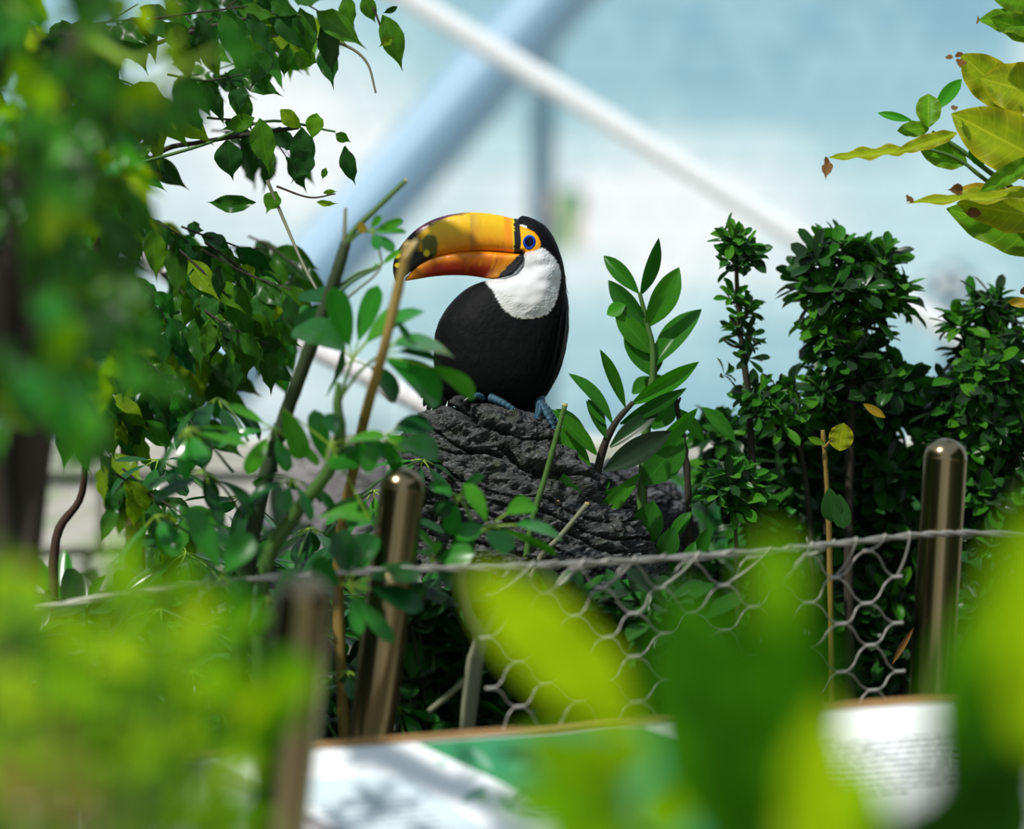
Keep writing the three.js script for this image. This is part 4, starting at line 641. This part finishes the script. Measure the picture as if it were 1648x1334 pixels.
{
  const p = new Plant('umbrella_plant', 'low umbrella plant with bright finger leaves spreading before the rock', 'plant', soil(740, 5.5), { leafName: 'leaflet' });
  p.stem([[745, 1232, 5.55], [765, 1060, 5.55], [772, 1030, 5.55], [752, 985, 5.55], [742, 900, 5.52], [765, 860, 5.47], [788, 848, 5.45]], [0.013, 0.012, 0.0075, 0.005, 0.0025], M.barkGrey, 'stem', 9, 0.1); p.stem([[768, 1040, 5.55], [790, 1000, 5.55], [815, 940, 5.55]], [0.007, 0.004], M.barkGrey, 'branch', 8); p.stem([[760, 1085, 5.55], [720, 1120, 5.55], [690, 1145, 5.55]], [0.005, 0.004], M.barkGrey, 'branch', 8);
  whorl(p, 789, 848, 5.44, [[815, 827, 866, 796, 30, M.sheffLit[0]], [832, 845, 916, 852, 27, M.sheffLit[1]], [803, 850, 923, 896, 12, M.sheffLit[0]], [782, 838, 752, 770, 26, M.sheffLit[0]], [778, 846, 733, 862, 30, M.sheff[2]], [765, 862, 725, 895, 34, M.sheff[2]], [783, 856, 826, 884, 36, M.sheff[3]]], null);
  whorl(p, 740, 800, 5.46, [[735, 812, 722, 862, 30, M.sheffLit[1]], [728, 796, 690, 770, 22, M.sheff[2]], [745, 790, 775, 758, 16, M.sheff[2]], [728, 806, 702, 830, 30, M.sheff[1]]], [765, 860, 5.47]);
  whorl(p, 562, 943, 5.35, [[597, 930, 676, 913, 36, M.sheff[1]], [598, 948, 683, 974, 34, M.sheff[3]], [567, 960, 578, 1022, 22, M.sheff[2]], [574, 962, 634, 1036, 26, M.sheff[2]], [558, 925, 548, 850, 42, M.sheff[1]], [570, 922, 596, 846, 46, M.sheff[0]], [545, 940, 500, 905, 36, M.sheff[0]]], [640, 1010, 5.42]);
  whorl(p, 695, 905, 5.42, [[705, 900, 760, 888, 30, M.sheff[2]], [700, 915, 735, 935, 26, M.sheff[3]], [690, 895, 678, 875, 18, M.sheffLit[0]], [698, 893, 706, 872, 14, M.sheffLit[0]]], null);
  whorl(p, 358, 925, 5.3, [[352, 912, 306, 812, 40, M.sheff[2]], [364, 918, 402, 856, 50, M.sheff[2]], [352, 935, 300, 960, 40, M.sheff[1]], [370, 938, 420, 975, 46, M.sheff[0]]], [430, 1010, 5.45]);
  whorl(p, 430, 965, 5.3, [[425, 962, 398, 985, 40, M.sheff[2]], [436, 958, 470, 925, 34, M.sheff[2]], [430, 975, 425, 1035, 44, M.sheff[2]], [442, 970, 500, 995, 40, M.sheff[0]]], [430, 1100, 5.5]);
  for (const [u, v, s] of [[700, 1000, 60], [690, 1080, 64], [650, 1060, 60], [560, 1080, 66], [520, 1020, 64], [330, 1010, 80], [260, 980, 80], [400, 1080, 80], [480, 1110, 76], [620, 960, 60], [310, 1080, 80], [710, 1050, 50], [640, 1140, 60]]) freeWhorl(p, u, v, rr(5.4, 6.1), s, [mix(u, 690, 0.3), v + 80, 5.6], M.sheff);
  p.done();
}
{ // dim undergrowth on the bed behind the fence
  const p = new Plant('undergrowth', 'dark leafy undergrowth on the soil behind the wire fence', 'plant', soil(560, 6.6), { most: 260 });
  for (let k = 0; k < 480; k++) { const u = rr(-60, 1720), d = u > 640 && u < 1120 ? rr(5.62, 5.78) : u > 1120 ? rr(6.5, 7.3) : rr(5.9, 7.2), c = place(u, u > 1120 ? rr(760, 1150) : u > 640 ? rr(960, 1190) : u < 240 ? rr(960, 1190) : rr(860, 1190), d); if (c.y < BED) c.y = BED + 0.02; p.rosette(c, V(rr(-0.5, 0.5), 1, rr(0, 0.9)), 6, mm(rr(64, 100), d), mm(32, d), rand() < 0.5 ? G.leaflet : G.lance, rand() < 0.3 ? M.sheff : M.shrub, [0.6, 1.5]); if (k % 2 === 0) { const q = V(c.x + rr(-0.04, 0.04), BED - 0.02, c.z - 0.03); p.stemV([q, q.clone().lerp(c, 0.5).add(V(0.01, 0, 0)), c], [0.004, 0.002], M.stemDark, 'twig', 5); } }
  for (let k = 0; k < 26; k++) p.leaf(V(rr(-0.2, 0.5), BED + 0.02, rr(-0.6, 0.3)), V(rr(-1, 1), 0.1, rr(-1, 1)), UP, 0.06, 0.025, G.drip, M.dry);
  p.done();
}
// weeping fig on the left: twigs of drip-tipped leaves
function twig(p, list, n, size, mats, stemMat = M.bark, hang = 0.75, r = 0.0022) {
  const pts = px(list), curve = new THREE.CatmullRomCurve3(pts), d = list[0][2];
  p.stemV(pts, [r, r * 0.5], stemMat, 'twig', 5);
  for (let i = 0; i < n; i++) {
    const t = (i + 0.6) / n, c = curve.getPoint(Math.min(1, t)), T = curve.getTangent(Math.min(1, t)), side = T.clone().cross(V(0, 0, 1)).normalize().multiplyScalar(i % 2 ? 1 : -1);
    const dir = T.clone().multiplyScalar(0.55).addScaledVector(side, rr(0.3, 0.8)).add(V(0, -hang, rr(-0.35, 0.35))).normalize(), k = rr(0.75, 1.2), L = mm(size, d) * k;
    p.leaf(c.clone().addScaledVector(dir, L * 0.12), dir, V(rr(-0.7, 0.7), rr(-0.1, 0.6), 1), L, L * rr(0.36, 0.46), G.drip, mats);
  }
}
{
  const p = new Plant('weeping_fig', 'weeping fig tree with drip tipped leaves hanging at upper left', 'tree', soil(150, 6.2));
  p.stem([[225, 1232, 6.3], [218, 900, 6.3], [208, 740, 6.3], [200, 560, 6.3], [150, 380, 6.25], [60, 150, 6.2], [20, -80, 6.2]], [0.016, 0.014, 0.012], M.barkRed, 'trunk', 10, 0.1);
  p.stem([[98, 1180, 6.1], [92, 860, 6.1], [130, 800, 6.1], [150, 640, 6.05], [240, 560, 6]], [0.009, 0.006, 0.004], M.barkRed, 'branch', 8); p.stem([[150, 380, 6.2], [250, 250, 6.1], [330, 228, 6], [480, 205, 5.95]], [0.005, 0.0035], M.bark, 'branch', 7); p.stem([[60, 150, 6.2], [200, 90, 6.1], [330, 45, 6], [450, 20, 5.95]], [0.005, 0.003], M.bark, 'branch', 7);
  p.stem([[430, 290, 5.9], [455, 350, 5.9], [490, 430, 5.85], [512, 470, 5.8]], [0.003, 0.0022], M.barkGrey, 'twig', 6);
  const z = (u0, v0, u1, v1, w, m = M.ficus, d = 5.9) => p.leafPx(u0, v0, u1, v1, d, w, G.drip, m, { dz: rr(-0.02, 0.02), roll: rr(-0.3, 0.3) });
  z(556, -6, 566, 50, 27, M.ficus[3]); z(586, -8, 605, 45, 27, M.ficus[3]); z(616, 24, 656, 122, 38, M.ficus[3]); z(630, 60, 612, 76, 12, M.ficusLit[3]); z(530, 46, 560, 74, 12, M.ficusLit[3]); z(522, 68, 538, 146, 34); z(640, 10, 612, 26, 10); z(575, -30, 548, 10, 20);
  z(418, 190, 432, 285, 42); z(452, 176, 490, 215, 26, M.ficusLit[3]); z(510, 182, 500, 228, 28, M.ficusLit[0]); z(486, 205, 488, 300, 42, M.ficus[4]); z(500, 240, 470, 296, 34); z(540, 215, 566, 230, 18, M.ficus[3]); z(555, 235, 570, 312, 28, M.ficus[4]); z(410, 190, 352, 210, 28); z(412, 325, 310, 332, 28); z(445, 308, 428, 345, 30, M.ficus[3]); z(520, 310, 545, 308, 8, M.ficusLit[3]); z(510, 325, 545, 330, 9, M.ficusLit[3]); z(366, 225, 372, 300, 46, M.ficus[4]); z(380, 140, 388, 180, 28, M.ficus[4]); z(525, 270, 518, 290, 10);
  z(385, 30, 395, 80, 30); z(465, 70, 450, 140, 22); z(430, 78, 404, 145, 36); z(348, 95, 330, 60, 26); z(475, 85, 520, 110, 34, M.ficus[3]); z(244, 230, 205, 260, 22); z(218, 268, 270, 310, 22, M.ficusLit[1]); z(215, 290, 232, 330, 26, M.ficus[3]);
  p.stem([[445, 300, 5.9], [500, 318, 5.9], [540, 312, 5.9]], [0.002, 0.0012], M.bark, 'twig', 5); p.stem([[600, 10, 5.9], [622, 60, 5.9], [632, 62, 5.9]], [0.002, 0.0012], M.bark, 'twig', 5); p.stem([[480, 55, 5.9], [560, 75, 5.9], [590, 100, 5.9], [605, 150, 5.9]], [0.003, 0.0015], M.barkGrey, 'twig', 6); p.stem([[215, 265, 5.95], [330, 232, 5.95], [430, 195, 5.95], [540, 212, 5.95]], [0.003, 0.0018], M.stemGreen, 'twig', 6);
  const tw = [[[150, 330], [230, 350], [290, 380], [330, 420], 9], [[270, 360], [330, 400], [400, 400], [420, 470], 9], [[330, 390], [400, 440], [450, 470], 8], [[300, 420], [350, 470], [420, 520], 9], [[260, 440], [330, 500], [400, 560], 9], [[240, 500], [300, 560], [360, 600], 9], [[300, 500], [380, 520], [450, 560], 8], [[160, 420], [220, 480], [260, 540], 9], [[150, 500], [210, 560], [260, 600], 9], [[200, 600], [270, 640], [330, 680], 8], [[120, 600], [180, 650], [230, 690], 8], [[250, 30], [320, 20], [400, 10], 8], [[300, 60], [380, 60], [450, 50], 8], [[270, 120], [330, 130], [390, 120], 7], [[60, 60], [140, 40], [230, 30], 9], [[100, 130], [190, 140], [260, 170], 9], [[60, 200], [150, 220], [230, 250], 9], [[40, 300], [130, 320], [190, 370], 9], [[40, 400], [110, 430], [170, 470], 9], [[20, 520], [90, 540], [150, 590], 9], [[20, 620], [90, 640], [140, 690], 8], [[250, -20], [330, -10], [420, -20], 8], [[430, 10], [470, 20], [505, 40], 6], [[340, 210], [400, 215], [470, 250], 5], [[400, 380], [440, 400], [470, 440], 6], [[420, 440], [450, 500], [440, 580], 7], [[150, 720], [180, 750], [210, 800], 6], [[180, 760], [250, 800], [300, 830], 8]];
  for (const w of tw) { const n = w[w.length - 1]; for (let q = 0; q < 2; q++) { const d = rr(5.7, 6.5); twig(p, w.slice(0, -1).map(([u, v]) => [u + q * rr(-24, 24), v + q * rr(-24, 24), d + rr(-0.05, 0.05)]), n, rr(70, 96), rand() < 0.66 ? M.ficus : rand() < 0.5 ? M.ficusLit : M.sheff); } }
  p.done();
}
{
  const p = new Plant('weeping_fig', 'nearer fig branches strongly blurred along the left edge', 'tree', gnd(-60, 4.7));
  p.stem([[-80, 2580, 4.7], [-20, 1300, 4.75], [20, 1000, 4.8], [45, 760, 4.85], [62, 600, 4.8], [40, 400, 4.7], [60, 200, 4.5], [140, 60, 4.4]], [0.035, 0.03, 0.026, 0.02], M.bark, 'trunk', 12, 0.08); p.stem([[20, 1000, 4.8], [-10, 700, 4.8], [10, 400, 4.7]], [0.02, 0.016], M.bark, 'trunk', 10);
  p.stem([[60, 200, 4.5], [170, 170, 4.3], [260, 130, 4.2], [345, 85, 4.1]], [0.006, 0.004], M.stemLime, 'branch', 7); p.stem([[140, 60, 4.4], [220, 100, 4.3], [290, 60, 4.2]], [0.006, 0.004], M.stemLime, 'branch', 7);
  for (let k = 0; k < 78; k++) { const u = rr(-100, 140) * (rand() < 0.8 ? 1 : 1.3), v = rr(-60, 640), d = rr(3.9, 5.6); twig(p, [[u, v, d], [u + rr(20, 60), v + rr(-10, 40), d + 0.03], [u + rr(50, 110), v + rr(10, 80), d + rr(-0.1, 0.1)]], 6, rr(80, 115), rand() < 0.42 ? M.ficus : rand() < 0.65 ? M.ficusLit : rand() < 0.6 ? M.sheffLit : M.lime); }
  const z = (u0, v0, u1, v1, w, d, m) => p.leafPx(u0, v0, u1, v1, d, w, G.drip, m, { roll: rr(-0.3, 0.3) });
  z(350, 90, 440, 60, 60, 4.0, M.ficusLit[1]); z(355, 75, 395, 30, 50, 4.0, M.sheffLit[1]); z(240, 130, 190, 215, 60, 4.0, M.lime[0]); z(250, 140, 215, 200, 50, 4.0, M.lime[2]); z(270, 150, 340, 210, 90, 4.1, M.ficusLit[1]); z(275, 140, 300, 220, 60, 4.1, M.ficus[2]); z(230, 5, 236, 60, 28, 4.6, M.lime[2]); z(190, -10, 200, 40, 26, 4.6, M.ficusLit[3]); z(270, -10, 285, 40, 30, 4.5, M.ficusLit[3]); z(265, 60, 290, 120, 40, 4.2, M.ficusLit[3]);
  z(90, 470, 70, 540, 70, 3.7, M.sheffLit[1]); z(110, 500, 90, 600, 60, 3.8, M.lime[1]); z(40, 590, 70, 680, 60, 3.7, M.sheffLit[1]); z(90, 90, 110, 160, 70, 3.8, M.ficusLit[1]); z(170, 110, 150, 190, 60, 3.9, M.ficusLit[1]); z(60, 170, 40, 240, 60, 3.8, M.ficusLit[1]); z(90, 290, 110, 350, 60, 3.8, M.ficusLit[1]); z(200, 640, 230, 560, 60, 4.0, M.ficusLit[1]); z(280, 600, 250, 660, 70, 4.2, M.ficusLit[1]);
  p.done();
}
// out-of-focus foliage close to the camera
{
  const p = new Plant('lime_shrub', 'bright lime leaves blurred in the near lower left corner', 'shrub', gnd(150, 3.2));
  for (const [u, d] of [[40, 3.1], [180, 3.2], [330, 3.3]]) p.stem([[u + 20, CY + EYE * FPX / d, d], [u, 1800, d], [u - 10, 1400, d], [u + 5, 1150, d]], [0.01, 0.008, 0.004], M.stemLime, 'stem', 8);
  for (let k = 0; k < 54; k++) { const u = rr(-60, 400), v = rr(930, 1240) + (u > 300 ? 60 : 0), d = rr(2.9, 3.6), c = place(u, v, d); p.rosette(c, V(rr(-0.6, 0.6), 0.8, rr(0.1, 0.8)), 3, mm(rr(80, 130), d), mm(rr(36, 50), d), G.shrub, rand() < 0.84 ? M.lime : rand() < 0.7 ? M.green : M.deep, [0.6, 1.3]); const q = place(u * 0.6 + 60, 1450, d + 0.05); p.stemV([q, q.clone().lerp(c, 0.5), c], [0.003, 0.0015], M.stemLime, 'twig', 5); }
  for (const [u0, v0, u1, v1, w, m, d] of [[400, 1110, 520, 1090, 60, M.lime[0], 3.3], [380, 1150, 510, 1140, 60, M.lime[1], 3.3], [330, 1180, 450, 1180, 60, M.green[0], 3.4], [300, 1120, 420, 1090, 60, M.lime[0], 3.3], [160, 960, 230, 900, 60, M.lime[0], 3.4], [250, 960, 320, 905, 60, M.lime[1], 3.4], [40, 1000, 0, 930, 70, M.sheffLit[1], 3.1], [20, 1020, 50, 960, 50, M.sheffLit[1], 3.1]]) p.leafPx(u0, v0, u1, v1, d, w, G.shrub, m, { roll: rr(-0.3, 0.3) });
  for (const [u0, v0, u1, v1, w] of [[30, 1330, 40, 1210, 50], [110, 1330, 150, 1225, 60], [130, 1240, 90, 1180, 44], [60, 1350, 90, 1250, 40], [10, 1300, -10, 1200, 40], [150, 1330, 120, 1240, 60]]) p.leafPx(u0, v0, u1, v1, 3.0, w, G.shrub, M.straw, { roll: rr(-0.3, 0.3) });
  for (let k = 0; k < 22; k++) { const u = rr(-40, 400), d = rr(3.0, 3.3), c = place(u, rr(1230, 1360), d); p.rosette(c, V(rr(-0.6, 0.6), 0.8, rr(0.1, 0.8)), 3, mm(rr(80, 120), d), mm(44, d), G.shrub, rand() < 0.5 ? M.green : rand() < 0.5 ? M.deep : M.lime, [0.5, 1.2]); }
  for (const [u0, v0, u1, v1, w] of [[230, 1360, 320, 1270, 70], [320, 1380, 330, 1290, 80], [180, 1380, 230, 1300, 60], [380, 1390, 360, 1310, 60], [250, 1300, 200, 1230, 50]]) p.leafPx(u0, v0, u1, v1, 3.2, w, G.shrub, pick([M.green[0], M.lime[1]]), { roll: rr(-0.3, 0.3) });
  p.done();
}
{
  const p = new Plant('broad_leaf_plant', 'big bright green leaves blurred close to the camera, lower right', 'plant', gnd(1300, 2.9));
  p.stem([[1250, 3770, 2.9], [1255, 2000, 2.9], [1256, 1500, 2.9], [1254, 1250, 2.9], [1235, 1050, 2.9]], [0.012, 0.01, 0.007, 0.004], M.stemGreen, 'stem', 9); p.stem([[1600, 4000, 2.7], [1590, 2000, 2.7], [1600, 1500, 2.7], [1620, 1200, 2.7]], [0.012, 0.01, 0.006], M.stemGreen, 'stem', 9); p.stem([[1000, 3570, 3.1], [1020, 2000, 3.1], [1040, 1500, 3.1], [1000, 1250, 3.1]], [0.01, 0.008, 0.004], M.stemGreen, 'stem', 9);
  const b = (u0, v0, u1, v1, w, m, d = 2.9, roll = 0, dz = 0) => p.leafPx(u0, v0, u1, v1, d, w, G.broad, m, { roll, dz });
  b(1020, 1165, 755, 915, 135, M.lime[2], 3.1); b(1010, 1150, 900, 1000, 90, M.lime[0], 3.15); b(1255, 1420, 1030, 910, 190, M.green[0], 2.95, -0.3); b(1262, 1340, 1240, 850, 150, M.green[0], 2.85, 0.3); b(1250, 1020, 1242, 835, 90, M.lime[1], 2.8); b(1200, 1250, 1075, 960, 150, M.green[1], 2.9); b(1310, 1480, 1325, 1120, 120, M.lime[2], 2.75); b(1350, 1450, 1400, 1200, 100, M.lime[0], 2.8);
  b(1610, 1230, 1668, 800, 150, M.lime[0], 2.7, 0.2); b(1560, 1200, 1590, 930, 90, M.lime[1], 2.75); b(1690, 1250, 1710, 780, 180, M.lime[2], 2.6); b(1500, 1260, 1680, 1060, 120, M.green[1], 2.6); b(1450, 1420, 1700, 1230, 170, M.deep, 2.45); b(1400, 1440, 1570, 1270, 150, M.deep, 2.5); b(1520, 1400, 1690, 1300, 150, M.deep, 2.4); b(1500, 1350, 1700, 1210, 150, M.deep, 2.55); b(1480, 1460, 1560, 1210, 130, M.green[1], 2.6); b(1640, 1400, 1600, 1180, 140, M.green[1], 2.6);
  b(1590, 1260, 1500, 1090, 90, M.lime[1], 2.8); b(1600, 1240, 1530, 1010, 110, M.green[0], 2.72); b(1660, 1330, 1500, 1190, 90, M.green[1], 2.6); b(1480, 1200, 1640, 1150, 60, M.green[0], 2.6);
  b(1010, 1360, 1180, 1500, 120, M.green[0], 3.0); b(1240, 1500, 1150, 1290, 120, M.green[1], 2.9); b(1260, 1300, 1330, 1000, 120, M.deep, 3.0); b(1250, 1350, 1130, 1130, 130, M.green[1], 3.0);
  for (const [u0, v0, u1, v1, w, m] of [[1000, 1260, 830, 1180, 90, 0], [1010, 1290, 800, 1290, 90, 1], [1020, 1330, 860, 1370, 100, 0], [1000, 1280, 940, 1170, 80, 2], [1030, 1330, 1120, 1270, 90, 0], [980, 1340, 960, 1240, 80, 1], [1020, 1250, 1010, 1150, 60, 0]]) b(u0, v0, u1, v1, w, M.lime[m], 3.1, rr(-0.3, 0.3));
  p.done();
}

renderer.render(scene, camera);
